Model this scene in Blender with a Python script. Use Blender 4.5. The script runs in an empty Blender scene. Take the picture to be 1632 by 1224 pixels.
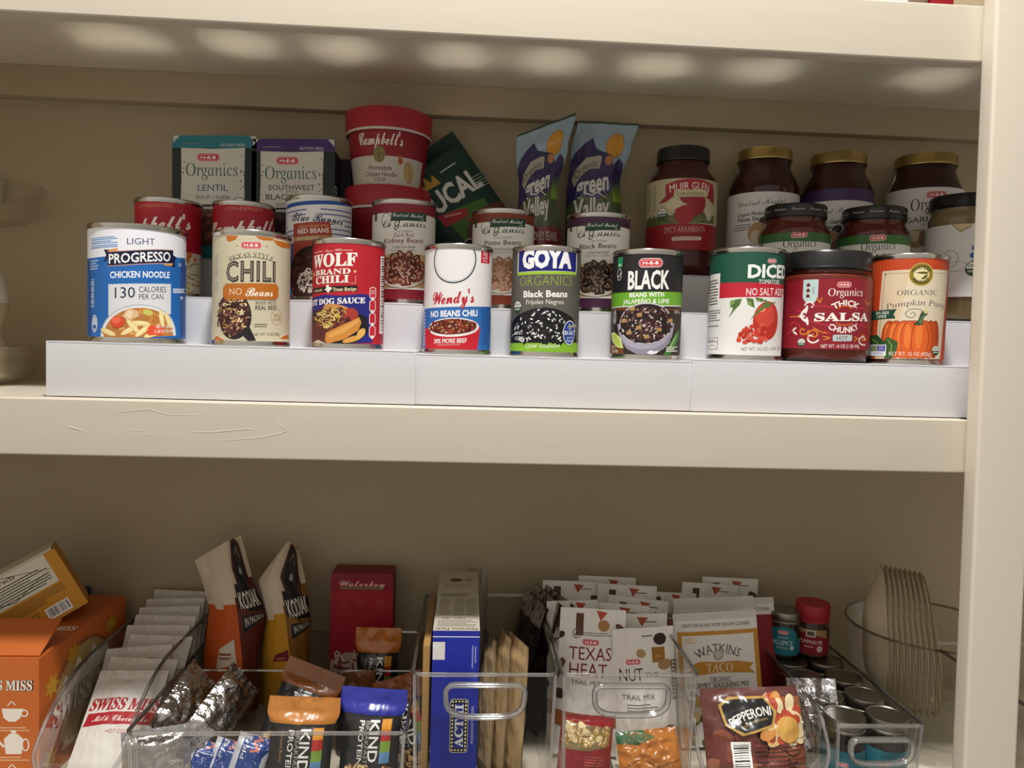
import bpy, bmesh, math, random
import numpy as np
from math import sin, cos, pi, radians, asin, atan2, sqrt
from mathutils import Vector, Matrix, noise
from mathutils.geometry import tessellate_polygon

# ------------------------------------------------------------------ camera, light, exposure
S = bpy.context.scene
COL = S.collection
cd = bpy.data.cameras.new('camera')
cam = bpy.data.objects.new('camera', cd)
COL.objects.link(cam)
FPX = 1200.0                                     # focal length in pixels of a 1632 px wide frame
cd.sensor_width = 36.0
cd.sensor_fit = 'HORIZONTAL'
cd.lens = FPX * 36.0 / 1632.0
cd.clip_start = 0.01
EYE = Vector((0, 0, 1.40))
YAW, PITCH, ROLL = radians(3.357), radians(-2.919), radians(1.649)
_f = Vector((sin(YAW) * cos(PITCH), cos(YAW) * cos(PITCH), sin(PITCH)))
_r0 = Vector((cos(YAW), -sin(YAW), 0))
_u0 = _r0.cross(_f)
_r = cos(ROLL) * _r0 + sin(ROLL) * _u0
_u = -sin(ROLL) * _r0 + cos(ROLL) * _u0
cam.matrix_world = Matrix(((_r.x, _u.x, -_f.x, EYE.x), (_r.y, _u.y, -_f.y, EYE.y), (_r.z, _u.z, -_f.z, EYE.z), (0, 0, 0, 1)))
S.camera = cam

w = bpy.data.worlds.new('pantry_ambient')
S.world = w
w.use_nodes = True
_nt = w.node_tree                                  # light of the room around the shelves: pale ceiling, dimmer floor, brighter to the left
_bg = _nt.nodes['Background']
_bg.inputs[0].default_value = (1.0, 0.915, 0.81, 1)
_tc0 = _nt.nodes.new('ShaderNodeTexCoord')
_dot = _nt.nodes.new('ShaderNodeVectorMath')
_dot.operation = 'DOT_PRODUCT'
_dot.inputs[1].default_value = (-0.26, -0.12, 0.24)
_nt.links.new(_tc0.outputs['Generated'], _dot.inputs[0])
_mr = _nt.nodes.new('ShaderNodeMapRange')
_mr.inputs['From Min'].default_value = -0.5
_mr.inputs['From Max'].default_value = 0.5
_mr.inputs['To Min'].default_value = 0.16
_mr.inputs['To Max'].default_value = 0.76
_nt.links.new(_dot.outputs['Value'], _mr.inputs['Value'])
_nt.links.new(_mr.outputs[0], _bg.inputs[1])

ld = bpy.data.lights.new('ceiling_lamp', 'AREA')
ld.shape = 'DISK'
ld.size = 0.15
ld.energy = 41
ld.color = (1.0, 0.98, 0.94)
lamp = bpy.data.objects.new('ceiling_lamp', ld)
lamp.location = (0.03, 0.19, 2.90)
lamp['label'] = 'warm round ceiling lamp above the shelves'
COL.objects.link(lamp)

S.view_settings.view_transform = 'Standard'
S.view_settings.look = 'None'
S.view_settings.gamma = 1
S.view_settings.exposure = 0.0
S.cycles.use_denoising = True
S.cycles.max_bounces = 10
S.cycles.diffuse_bounces = 5
S.cycles.glossy_bounces = 5
S.cycles.transparent_max_bounces = 32
S.cycles.caustics_reflective = True
S.cycles.blur_glossy = 0.0
S.cycles.sample_clamp_indirect = 0.0


def at(px, py, Y):
    """point of the place at depth Y (m) along the line of sight through (px, py) of the photograph"""
    d = _r * ((px - 816) / FPX) - _u * ((py - 612) / FPX) + _f
    return EYE + d * (Y / d.y)


def zat(px, py, z):
    d = _r * ((px - 816) / FPX) - _u * ((py - 612) / FPX) + _f
    return EYE + d * ((z - EYE.z) / d.z)


# ------------------------------------------------------------------ colours and materials
def lin(h):
    if not isinstance(h, str):
        return tuple(h)[:3]
    o = []
    for k in (0, 2, 4):
        c = int(h[k:k + 2], 16) / 255
        o.append(c / 12.92 if c <= 0.04045 else ((c + 0.055) / 1.055) ** 2.4)
    return tuple(o)


def mat(name, col=None, rough=0.5, metal=0.0, spec=0.5, coat=0.0, bump=None, mottling=0.0):
    """Principled material; col None reads the printed colour of the surface (attribute 'tint')."""
    m = bpy.data.materials.new(name)
    m.use_nodes = True
    nt = m.node_tree
    b = nt.nodes['Principled BSDF']
    b.inputs['Roughness'].default_value = rough
    b.inputs['Metallic'].default_value = metal
    b.inputs['Specular IOR Level'].default_value = spec
    b.inputs['Coat Weight'].default_value = coat
    b.inputs['Coat Roughness'].default_value = 0.15
    if col is None:
        a = nt.nodes.new('ShaderNodeAttribute')
        a.attribute_name = 'tint'
        nt.links.new(a.outputs['Color'], b.inputs['Base Color'])
    else:
        b.inputs['Base Color'].default_value = (*lin(col), 1)
    tc = nt.nodes.new('ShaderNodeTexCoord')
    if mottling:
        n = nt.nodes.new('ShaderNodeTexNoise')
        n.inputs['Scale'].default_value = 14
        n.inputs['Detail'].default_value = 5
        r = nt.nodes.new('ShaderNodeMapRange')
        r.inputs['To Min'].default_value = 1 - mottling
        r.inputs['To Max'].default_value = 1 + mottling
        mx = nt.nodes.new('ShaderNodeMix')
        mx.data_type = 'RGBA'
        mx.blend_type = 'MULTIPLY'
        mx.inputs['Factor'].default_value = 1
        nt.links.new(tc.outputs['Object'], n.inputs['Vector'])
        nt.links.new(n.outputs['Fac'], r.inputs['Value'])
        mx.inputs[6].default_value = (*lin(col), 1)
        nt.links.new(r.outputs[0], mx.inputs[7])
        nt.links.new(mx.outputs[2], b.inputs['Base Color'])
    if bump:
        sc, st, dist = bump
        mp = nt.nodes.new('ShaderNodeMapping')
        mp.inputs['Scale'].default_value = sc
        n = nt.nodes.new('ShaderNodeTexNoise')
        n.inputs['Scale'].default_value = 1
        n.inputs['Detail'].default_value = 4
        bp = nt.nodes.new('ShaderNodeBump')
        bp.inputs['Strength'].default_value = st
        bp.inputs['Distance'].default_value = dist
        nt.links.new(tc.outputs['Object'], mp.inputs['Vector'])
        nt.links.new(mp.outputs[0], n.inputs['Vector'])
        nt.links.new(n.outputs['Fac'], bp.inputs['Height'])
        nt.links.new(bp.outputs[0], b.inputs['Normal'])
    return m


def clear(name, tint, rough=0.03, ior=1.45, haze=0.0, hcol='ffffff', gain=0.75, base=0.0):
    """clear plastic or glass: sees through, with mirror-like reflections that grow at grazing angles"""
    m = bpy.data.materials.new(name)
    m.use_nodes = True
    nt = m.node_tree
    nt.nodes.remove(nt.nodes['Principled BSDF'])
    out = nt.nodes['Material Output']
    t = nt.nodes.new('ShaderNodeBsdfTransparent')
    t.inputs[0].default_value = (*tint, 1)
    g = nt.nodes.new('ShaderNodeBsdfGlossy')
    g.inputs['Color'].default_value = (1, 1, 1, 1)
    g.inputs['Roughness'].default_value = rough
    fr = nt.nodes.new('ShaderNodeFresnel')
    fr.inputs['IOR'].default_value = ior
    mx = nt.nodes.new('ShaderNodeMixShader')
    sc = nt.nodes.new('ShaderNodeMath')
    sc.operation = 'MULTIPLY_ADD'
    sc.inputs[1].default_value = gain
    sc.inputs[2].default_value = base
    nt.links.new(fr.outputs[0], sc.inputs[0])
    nt.links.new(sc.outputs[0], mx.inputs[0])
    src = t
    if haze:
        d = nt.nodes.new('ShaderNodeBsdfDiffuse')
        d.inputs[0].default_value = (*lin(hcol), 1)
        m2 = nt.nodes.new('ShaderNodeMixShader')
        m2.inputs[0].default_value = haze
        nt.links.new(t.outputs[0], m2.inputs[1])
        nt.links.new(d.outputs[0], m2.inputs[2])
        src = m2
    nt.links.new(src.outputs[0], mx.inputs[1])
    nt.links.new(g.outputs[0], mx.inputs[2])
    nt.links.new(mx.outputs[0], out.inputs['Surface'])
    return m


PAPER = mat('printed_paper', None, 0.42, spec=0.4)
CARD = mat('printed_card', None, 0.5, spec=0.35)
FILM = mat('printed_film', None, 0.3, spec=0.6, coat=0.25, bump=((60, 60, 60), 0.25, 0.002))
MATTE = mat('matte_pouch', None, 0.55, spec=0.3, bump=((45, 45, 45), 0.25, 0.002))
FOIL = mat('crumpled_foil', None, 0.16, metal=1.0, bump=((110, 60, 110), 0.9, 0.004))
KRAFT = mat('kraft_paper', None, 0.7, spec=0.2, bump=((50, 50, 50), 0.3, 0.002))
TIN = mat('tin_plate', 'c9c6bf', 0.17, metal=1.0)
GOLDLID = mat('gold_lid', 'a8935a', 0.34, metal=1.0)
STEEL = mat('brushed_lid', '8f8a80', 0.36, metal=1.0)
BLACKLID = mat('black_lid', '141415', 0.3, spec=0.5)
WHITE = mat('white_plastic', 'cfced1', 0.34, spec=0.45, bump=((300, 300, 300), 0.05, 0.001))
REDLID = mat('red_plastic', 'a01a28', 0.5)
PAINT = mat('cream_paint', 'c9c0af', 0.38, spec=0.45, bump=((6, 40, 40), 0.10, 0.003))
PAINTV = mat('cream_paint_upright', 'd5ccbc', 0.4, spec=0.4, bump=((50, 50, 200), 0.05, 0.002))
GLOSSP = mat('cream_gloss_underside', 'dcd3c1', 0.28, spec=0.5)
WALLM = mat('cream_wall', 'ac9e83', 0.6, spec=0.25, bump=((90, 90, 90), 0.1, 0.002), mottling=0.03)
CLEAR = clear('clear_acrylic', (0.965, 0.965, 0.96), 0.05, gain=0.25)
RIM = clear('clear_acrylic_rim', (0.90, 0.90, 0.90), 0.10, 1.5, 0.06, 'dedcd8', gain=1.0, base=0.12)
GLASS = clear('jar_glass', (0.93, 0.92, 0.9), 0.03, 1.5)
FROST = clear('frosted_plastic', (0.93, 0.92, 0.89), 0.15, 1.45, 0.10, 'cdbfa4', gain=0.5)
BAGC = clear('clear_bag_film', (0.8, 0.78, 0.74), 0.12, 1.5, 0.25, 'b8ab98')


# ------------------------------------------------------------------ scene tree
def thing(name, label, cat, loc=(0, 0, 0), rotz=0.0, group=None):
    o = bpy.data.objects.new(name, None)
    o.empty_display_size = 0.02
    COL.objects.link(o)
    o.location = loc
    o.rotation_euler = (0, 0, rotz)
    o['label'] = label
    o['category'] = cat
    if group:
        o['group'] = group
    return o


def tag(o, label, cat, group=None, kind=None):
    o['label'] = label
    o['category'] = cat
    if group:
        o['group'] = group
    if kind:
        o['kind'] = kind
    return o


def copy_tree(src, loc, rot=None, label=None, parent=None):
    c = src.copy()
    COL.objects.link(c)
    if parent is not None:
        c.parent = parent
    else:
        c.location = loc
        if rot is not None:
            c.rotation_euler = rot
        if label:
            c['label'] = label
    for ch in list(src.children):
        copy_tree(ch, None, None, None, c)
    return c


def link(name, me, parent=None, label=None):
    o = bpy.data.objects.new(name, me)
    COL.objects.link(o)
    if parent is not None:
        o.parent = parent
    if label:
        o['label'] = label
    return o


class MB:
    """collects faces with a colour and a material, then links them as ONE mesh object"""

    def __init__(s):
        s.v, s.f, s.c, s.m, s.sm = [], [], [], [], []
        s.mats = []

    def mi(s, m):
        if m not in s.mats:
            s.mats.append(m)
        return s.mats.index(m)

    def add(s, vs, fs, m, col='ffffff', smooth=True):
        o = len(s.v)
        k = s.mi(m)
        s.v += [tuple(p) for p in vs]
        c = (*lin(col), 1)
        s.c += [c] * len(vs)
        for f in fs:
            s.f.append([i + o for i in f])
            s.m.append(k)
            s.sm.append(smooth)
        return s

    def build(s, name, parent=None, label=None, sharp=38):
        me = bpy.data.meshes.new(name)
        me.from_pydata(s.v, [], s.f)
        for m in s.mats:
            me.materials.append(m)
        me.polygons.foreach_set('material_index', s.m)
        me.polygons.foreach_set('use_smooth', s.sm)
        a = me.attributes.new('tint', 'FLOAT_COLOR', 'POINT')
        a.data.foreach_set('color', [x for c in s.c for x in c])
        me.update()
        if sharp:
            me.set_sharp_from_angle(angle=radians(sharp))
        return link(name, me, parent, label)

    # ---- solids
    def box(s, x0, x1, y0, y1, z0, z1, m, col='ffffff', bev=0.0, mtx=None, seg=2):
        bm = bmesh.new()
        bmesh.ops.create_cube(bm, size=1)
        for v in bm.verts:
            v.co = Vector(((x0 + x1) / 2 + v.co.x * (x1 - x0), (y0 + y1) / 2 + v.co.y * (y1 - y0), (z0 + z1) / 2 + v.co.z * (z1 - z0)))
        if bev:
            bmesh.ops.bevel(bm, geom=bm.edges[:], offset=bev, segments=seg, profile=0.7, affect='EDGES')
        return s.bm(bm, m, col, mtx)

    def bm(s, bm, m, col='ffffff', mtx=None, smooth=True):
        bm.verts.index_update()
        vs = [(mtx @ v.co if mtx else v.co.copy()) for v in bm.verts]
        fs = [[v.index for v in f.verts] for f in bm.faces]
        bm.free()
        return s.add(vs, fs, m, col, smooth)

    def lathe(s, prof, m, col='ffffff', n=64, mtx=None, cap0=False, cap1=False):
        vs, fs = [], []
        for r, z in prof:
            for k in range(n):
                a = 2 * pi * k / n
                vs.append(Vector((r * sin(a), -r * cos(a), z)))
        for i in range(len(prof) - 1):
            for k in range(n):
                k2 = (k + 1) % n
                fs.append([i * n + k, i * n + k2, (i + 1) * n + k2, (i + 1) * n + k])
        if cap0:
            fs.append(list(range(n))[::-1])
        if cap1:
            fs.append([(len(prof) - 1) * n + k for k in range(n)])
        if mtx:
            vs = [mtx @ v for v in vs]
        return s.add(vs, fs, m, col)

    def tube(s, pts, r, m, col='ffffff', closed=False, n=8):
        pts = [Vector(p) for p in pts]
        N = len(pts)
        vs, fs = [], []
        up = None
        for i, p in enumerate(pts):
            a = pts[(i - 1) % N] if (closed or i > 0) else p
            b = pts[(i + 1) % N] if (closed or i < N - 1) else p
            t = (b - a).normalized()
            if up is None:
                up = t.orthogonal().normalized()
            up = (up - t * up.dot(t)).normalized()
            sd = t.cross(up)
            rr = r(i / max(1, N - 1)) if callable(r) else r
            for k in range(n):
                q = 2 * pi * k / n
                vs.append(p + (up * cos(q) + sd * sin(q)) * rr)
        for i in range(N if closed else N - 1):
            j = (i + 1) % N
            for k in range(n):
                k2 = (k + 1) % n
                fs.append([i * n + k, i * n + k2, j * n + k2, j * n + k])
        if not closed:
            fs.append(list(range(n))[::-1])
            fs.append([(N - 1) * n + k for k in range(n)])
        return s.add(vs, fs, m, col)


# ------------------------------------------------------------------ printing: flat artwork wrapped on a surface
_tc = {}


def _styled(t, font):
    if font == 'sans':
        return t
    o = ''
    if font == 'pen':
        for ch in t:
            if 'A' <= ch <= 'Z':
                o += {'B': '\u212c', 'E': '\u2130', 'F': '\u2131', 'H': '\u210b', 'I': '\u2110', 'L': '\u2112', 'M': '\u2133', 'R': '\u211b'}.get(ch, chr(0x1D49C + ord(ch) - 65))
            elif 'a' <= ch <= 'z':
                o += {'e': '\u212f', 'g': '\u210a', 'o': '\u2134'}.get(ch, chr(0x1D4B6 + ord(ch) - 97))
            else:
                o += ch
        return o
    up, lo, di = {'serif': (0x1D400, 0x1D41A, 0x1D7CE), 'script': (0x1D4D0, 0x1D4EA, 0), 'ital': (0x1D434, 0x1D44E, 0)}[font]
    for ch in t:
        if 'A' <= ch <= 'Z':
            o += chr(up + ord(ch) - 65)
        elif 'a' <= ch <= 'z':
            o += '\u210e' if (font == 'ital' and ch == 'h') else chr(lo + ord(ch) - 97)
        elif ch.isdigit() and di:
            o += chr(di + ord(ch) - 48)
        else:
            o += ch
    return o


def glyphs(t, font, bold, spacing):
    k = (t, font, round(bold, 3), spacing)
    if k not in _tc:
        c = bpy.data.curves.new('lettering', 'FONT')
        c.body = _styled(t, font)
        c.resolution_u = 2
        c.offset = bold
        c.space_character = spacing
        o = bpy.data.objects.new('lettering', c)
        COL.objects.link(o)
        bpy.context.view_layer.update()
        me = o.evaluated_get(bpy.context.evaluated_depsgraph_get()).to_mesh()
        me.calc_loop_triangles()
        vs = [(v.co.x, v.co.y) for v in me.vertices]
        tr = [tuple(q.vertices) for q in me.loop_triangles]
        o.to_mesh_clear()
        bpy.data.objects.remove(o)
        bpy.data.curves.remove(c)
        xs = [p[0] for p in vs] or [0, 1]
        _tc[k] = (vs, tr, min(xs), max(xs))
    return _tc[k]


class Art:
    """flat artwork; (cx, by) is the centre-bottom of the print in the drawing's own units, s units per mm, y runs down"""

    def __init__(a, cx=0, by=0, s=1.0, r=None, k=0.0):
        a.cx, a.by, a.s, a.r, a.k = cx, by, s * (1.045 if r else 1), r, k
        a.t = []
        a.lay = 0
        a.rnd = random.Random(7)

    def P(a, x, y):
        v = (a.by - (y - a.k * (x - a.cx))) / a.s
        u = (x - a.cx) / a.s
        return u, v

    def X(a, x):
        """undo the foreshortening of a round label for a point read off its picture"""
        u = (x - a.cx) / a.s
        if a.r:
            u = a.r * asin(max(-0.97, min(0.97, u / a.r)))
        return a.cx + u * a.s

    def up(a):
        a.lay += 1

    def poly(a, pts, col, warp=True):
        a.lay += 1
        q = [a.P(a.X(x) if warp else x, y) for x, y in pts]
        for tr in tessellate_polygon([[Vector((p[0], p[1], 0)) for p in q]]):
            p0, p1, p2 = q[tr[0]], q[tr[1]], q[tr[2]]
            if (p1[0] - p0[0]) * (p2[1] - p0[1]) - (p1[1] - p0[1]) * (p2[0] - p0[0]) < 0:
                p1, p2 = p2, p1
            a.t.append((p0, p1, p2, col, a.lay))

    def rect(a, x0, y0, x1, y1, col, warp=True):
        a.poly([(x0, y0), (x1, y0), (x1, y1), (x0, y1)], col, warp)

    def ell(a, x, y, rx, ry, col, n=28, rot=0.0, a0=0, a1=2 * pi):
        x = a.X(x)
        full = abs(a1 - a0 - 2 * pi) < 1e-6
        P = []
        for i in range(n if full else n + 1):
            q = a0 + (a1 - a0) * i / n
            ex, ey = rx * cos(q), ry * sin(q)
            P.append((x + ex * cos(rot) - ey * sin(rot), y + ex * sin(rot) + ey * cos(rot)))
        a.poly(P, col, False)

    def line(a, pts, wd, col):
        a.lay += 1
        pts = [(a.X(x), y) for x, y in pts]
        lay = a.lay
        for i in range(len(pts) - 1):
            (x0, y0), (x1, y1) = pts[i], pts[i + 1]
            d = sqrt((x1 - x0) ** 2 + (y1 - y0) ** 2) or 1
            nx, ny = -(y1 - y0) / d * wd / 2, (x1 - x0) / d * wd / 2
            ex, ey = (x1 - x0) / d * wd * 0.2, (y1 - y0) / d * wd * 0.2
            a.lay = lay - 1
            a.poly([(x0 + nx - ex, y0 + ny - ey), (x1 + nx + ex, y1 + ny + ey), (x1 - nx + ex, y1 - ny + ey), (x0 - nx - ex, y0 - ny - ey)], col, False)

    def ring(a, x, y, rx, ry, wd, col, n=32):
        x = a.X(x)
        a.lay += 1
        lay = a.lay
        for i in range(n):
            q0, q1 = 2 * pi * i / n, 2 * pi * (i + 1) / n
            a.lay = lay - 1
            a.poly([(x + rx * cos(q0), y + ry * sin(q0)), (x + rx * cos(q1), y + ry * sin(q1)), (x + (rx - wd) * cos(q1), y + (ry - wd) * sin(q1)), (x + (rx - wd) * cos(q0), y + (ry - wd) * sin(q0))], col, False)

    def rrect(a, x0, y0, x1, y1, rad, col, n=5):
        P = []
        for cx, cy, q0 in ((x1 - rad, y0 + rad, -pi / 2), (x1 - rad, y1 - rad, 0), (x0 + rad, y1 - rad, pi / 2), (x0 + rad, y0 + rad, pi)):
            for i in range(n + 1):
                q = q0 + pi / 2 * i / n
                P.append((cx + rad * cos(q), cy + rad * sin(q)))
        a.poly(P, col)

    def text(a, t, x, y, h, col, w=None, font='sans', bold=0.0, shear=0.0, rot=0.0, arc=0.0, wave=None, sp=1.0):
        """centred on (x, y); h = capital height, w = full width (fits), rot in degrees (counter-clockwise), arc = radius (+ arches up)"""
        if not t:
            return
        if font != 'sans' or (bold > 0 and 'M' in t):
            if bold < 0:                            # light cuts: the slanted roman set upright, or the fine pen script
                font, shear = ('ital', shear - 0.21) if font == 'serif' else ('pen', shear)
            elif bold > 0:                          # heavy cuts: struck three times, a hair apart
                lay = a.lay
                dd = h / 0.7 * bold * 0.8
                for dx, dy in ((-dd, -dd * 0.4), (dd, -dd * 0.4), (0, dd * 0.7)):
                    a.text(t, a.cx + (a.r * sin((a.X(x) + dx - a.cx) / a.s / a.r) * a.s if a.r and abs(a.X(x) - a.cx) / a.s / a.r < 1.4 else x + dx - a.cx), y + dy, h, col, w, font, 0.0, shear, rot, arc, wave, sp)
                return
            bold = 0.0
        vs, tr, x0, x1 = glyphs(t, font, bold, sp)
        a.lay += 1
        ky = h / 0.70
        kx = ky if w is None else w / max(1e-6, x1 - x0)
        xc = (x0 + x1) / 2
        X = a.X(x)
        cr, sr = cos(radians(rot)), sin(radians(rot))
        q = []
        for gx, gy in vs:
            px = (gx - xc) * kx + shear * gy * ky
            py = -(gy - 0.35) * ky
            if arc:
                th = px / arc
                R = arc - py
                px, py = R * sin(th), arc - R * cos(th)
            if wave:
                py += wave(px)
            q.append(a.P(X + px * cr + py * sr, y - px * sr + py * cr))
        for i, j, k in tr:
            p0, p1, p2 = q[i], q[j], q[k]
            if (p1[0] - p0[0]) * (p2[1] - p0[1]) - (p1[1] - p0[1]) * (p2[0] - p0[0]) < 0:
                p1, p2 = p2, p1
            a.t.append((p0, p1, p2, col, a.lay))

    def greek(a, x0, y0, x1, y1, n, col, th=0.45):
        """fine print far too small to read: thin rules"""
        st = (y1 - y0) / n
        for i in range(n):
            xe = x1 - (x1 - x0) * a.rnd.choice((0, 0, 0.1, 0.25))
            lay = a.lay
            a.rect(x0, y0 + i * st, xe, y0 + (i + th) * st, col)
            if i < n - 1:
                a.lay = lay

    def blobs(a, inside, box, n, rx, ry, cols, shine=None, curl=False):
        """scatter of small drawn pieces (beans, noodles, nuts) kept inside a shape"""
        x0, y0, x1, y1 = box
        c = 0
        for _ in range(n * 6):
            if c >= n:
                break
            x, y = a.rnd.uniform(x0, x1), a.rnd.uniform(y0, y1)
            if not inside(x, y):
                continue
            c += 1
            ro = a.rnd.uniform(0, pi)
            lay = a.lay
            f = a.rnd.uniform(0.8, 1.15)
            if curl:
                q = a.rnd.uniform(0, 6)
                a.line([(x + rx * cos(q + i * 0.5), y + rx * 0.7 * sin(q + i * 0.5)) for i in range(5)], ry, a.rnd.choice(cols))
            else:
                a.ell(x, y, rx * f, ry * f, a.rnd.choice(cols), 10, ro)
            if shine:
                a.ell(x - rx * 0.1, y - ry * 0.35, rx * 0.45, ry * 0.28, shine, 6, ro)
            a.lay = lay + 0.02
        a.lay = math.ceil(a.lay) + 1

    def into(a, mb, mapf, m, eps=0.00002, step=2.2, mm=0.001, stepv=None, vmax=None, lift=0.0):
        stepv = stepv or 1e9
        # stack heights: each drawn shape sits just above whatever it overlaps
        ids = sorted({t[4] for t in a.t})
        pos = {l: i for i, l in enumerate(ids)}
        bb = np.full((len(ids), 4), 1e9)
        bb[:, 2:] = -1e9
        for p0, p1, p2, _, l in a.t:
            q = bb[pos[l]]
            q[0] = min(q[0], p0[0], p1[0], p2[0])
            q[1] = min(q[1], p0[1], p1[1], p2[1])
            q[2] = max(q[2], p0[0], p1[0], p2[0])
            q[3] = max(q[3], p0[1], p1[1], p2[1])
        rank = np.zeros(len(ids))
        for i in range(1, len(ids)):
            h = (bb[:i, 0] < bb[i, 2]) & (bb[:i, 2] > bb[i, 0]) & (bb[:i, 1] < bb[i, 3]) & (bb[:i, 3] > bb[i, 1])
            if h.any():
                rank[i] = rank[:i][h].max() + 1
        work = [(p0, p1, p2, c, float(rank[pos[l]])) for p0, p1, p2, c, l in a.t]
        out = {}
        if vmax is not None:                        # trim what runs past the print's edges
            cut = []
            for p0, p1, p2, col, lay in work:
                if 0 <= min(p0[1], p1[1], p2[1]) and max(p0[1], p1[1], p2[1]) <= vmax:
                    cut.append((p0, p1, p2, col, lay))
                    continue
                q = [p0, p1, p2]
                for lim, sg in ((vmax, 1), (0.0, -1)):
                    r = []
                    for i in range(len(q)):
                        A, B = q[i], q[(i + 1) % len(q)]
                        ia, ib = sg * (A[1] - lim) <= 0, sg * (B[1] - lim) <= 0
                        if ia:
                            r.append(A)
                        if ia != ib:
                            g = (lim - A[1]) / (B[1] - A[1])
                            r.append((A[0] + (B[0] - A[0]) * g, lim))
                    q = r
                    if len(q) < 3:
                        break
                for i in range(1, len(q) - 1):
                    cut.append((q[0], q[i], q[i + 1], col, lay))
            work = cut
        while work:
            p0, p1, p2, col, lay = work.pop()
            e = [abs(p0[0] - p1[0]) / step, abs(p1[0] - p2[0]) / step, abs(p2[0] - p0[0]) / step]
            g = [abs(p0[1] - p1[1]) / stepv, abs(p1[1] - p2[1]) / stepv, abs(p2[1] - p0[1]) / stepv]
            e = [max(x, y) for x, y in zip(e, g)]
            b = max(e)
            if b > 1.0:
                i = e.index(b)
                A, B, C = ((p0, p1, p2), (p1, p2, p0), (p2, p0, p1))[i]
                M = ((A[0] + B[0]) / 2, (A[1] + B[1]) / 2)
                work.append((A, M, C, col, lay))
                work.append((M, B, C, col, lay))
                continue
            o = out.setdefault(col, ([], [], {}))
            f = []
            for p in (p0, p1, p2):
                kk = (round(p[0], 3), round(p[1], 3), lay)
                if kk not in o[2]:
                    o[2][kk] = len(o[0])
                    o[0].append(mapf(p[0] * mm, p[1] * mm, (lay + 1) * eps + lift))
                f.append(o[2][kk])
            if len(set(f)) == 3:
                o[1].append(f)
        for col, (vs, fs, _) in out.items():
            mb.add(vs, fs, m, col)
        return mb


def cyl(r, z0):
    return lambda u, v, o: ((r + o) * sin(u / r), -(r + o) * cos(u / r), z0 + v)


def cone(r0, r1, z0, h):
    def f(u, v, o):
        r = r0 + (r1 - r0) * v / h + o
        q = u / max(r0, r1)
        return (r * sin(q), -r * cos(q), z0 + v)
    return f


def face_front(y, z0=0.0):
    return lambda u, v, o: (u, y - o, z0 + v)


def face_right(x, z0=0.0):
    return lambda u, v, o: (x + o, u, z0 + v)


def face_top(z, y0):
    return lambda u, v, o: (u, y0 + v, z + o)


# ---- recurring printed marks
def heb(a, x, y, w, warp=True):
    h = w * 0.38
    if warp:
        x = a.X(x)
    r, a.r = a.r, None
    a.rrect(x - w / 2, y - h / 2, x + w / 2, y + h / 2, h * 0.48, 'f3e9e4')
    a.rrect(x - w * 0.48, y - h * 0.44, x + w * 0.48, y + h * 0.44, h * 0.42, 'c61f2e')
    a.rrect(x - w * 0.43, y - h * 0.33, x + w * 0.43, y + h * 0.33, h * 0.31, 'f6e6e2')
    a.rrect(x - w * 0.415, y - h * 0.29, x + w * 0.415, y + h * 0.29, h * 0.27, 'c61f2e')
    a.text('H-E-B', x, y, h * 0.32, 'ffffff', w * 0.66, bold=0.03)
    a.r = r


def usda(a, x, y, r):
    x = a.X(x)
    rr, a.r = a.r, None
    a.ell(x, y, r, r, 'f0f0ea')
    a.ell(x, y, r * 0.92, r * 0.92, '2c4a38', 20, 0, 0, pi)
    a.ring(x, y, r, r, r * 0.1, '26352c')
    a.text('USDA', x, y - r * 0.4, r * 0.36, '22382c', r * 1.25, bold=0.02)
    a.text('ORGANIC', x, y + r * 0.34, r * 0.28, 'f0f0ea', r * 1.4, bold=0.02)
    a.r = rr


def barcode(a, x0, y0, x1, y1, horizontal=False):
    a.rect(x0, y0, x1, y1, 'f4f2ee')
    L = (y1 - y0) if horizontal else (x1 - x0)
    p = 0.06 * L
    lay = a.lay
    while p < 0.94 * L:
        wd = a.rnd.choice((0.012, 0.02, 0.032)) * L
        a.lay = lay
        if horizontal:
            a.rect(x0 + 0.1 * (x1 - x0), y0 + p, x1 - 0.12 * (x1 - x0), y0 + p + wd, '1c1a1a')
        else:
            a.rect(x0 + p, y0 + 0.1 * (y1 - y0), x0 + p + wd, y1 - 0.15 * (y1 - y0), '1c1a1a')
        p += wd + a.rnd.choice((0.015, 0.025, 0.035)) * L

# ------------------------------------------------------------------ the setting: walls, floor, stile
WY = 1.035                                       # back wall
XL = -0.87                                       # left wall
XR = 1.15


def struct(name, mb):
    o = mb.build(name)
    o['kind'] = 'structure'
    return o


struct('wall_back', MB().box(XL - 0.05, XR, WY, WY + 0.06, 0.3, 2.5, WALLM))
struct('wall_left', MB().box(XL - 0.05, XL, 0.55, WY, 0.3, 2.5, WALLM))
m = MB()
# the upright stile leans a touch to the right as it goes down
def stile_x(z):
    return 0.509 - 0.0185 * (z - 1.70)
bm = bmesh.new()
bmesh.ops.create_cube(bm, size=1)
for v in bm.verts:
    z = 0.3 if v.co.z < 0 else 2.5
    v.co = Vector((stile_x(z) + (0.0 if v.co.x < 0 else 0.0565), 0.7285 if v.co.y < 0 else 0.7495, z))
bmesh.ops.bevel(bm, geom=[e for e in bm.edges if abs(e.verts[0].co.z - e.verts[1].co.z) > 1], offset=0.0035, segments=3, profile=0.6, affect='EDGES')
m.bm(bm, PAINTV)
tr = struct('trim_1', m)
tr['label'] = 'cream painted upright stile between the two shelf bays'


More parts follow.
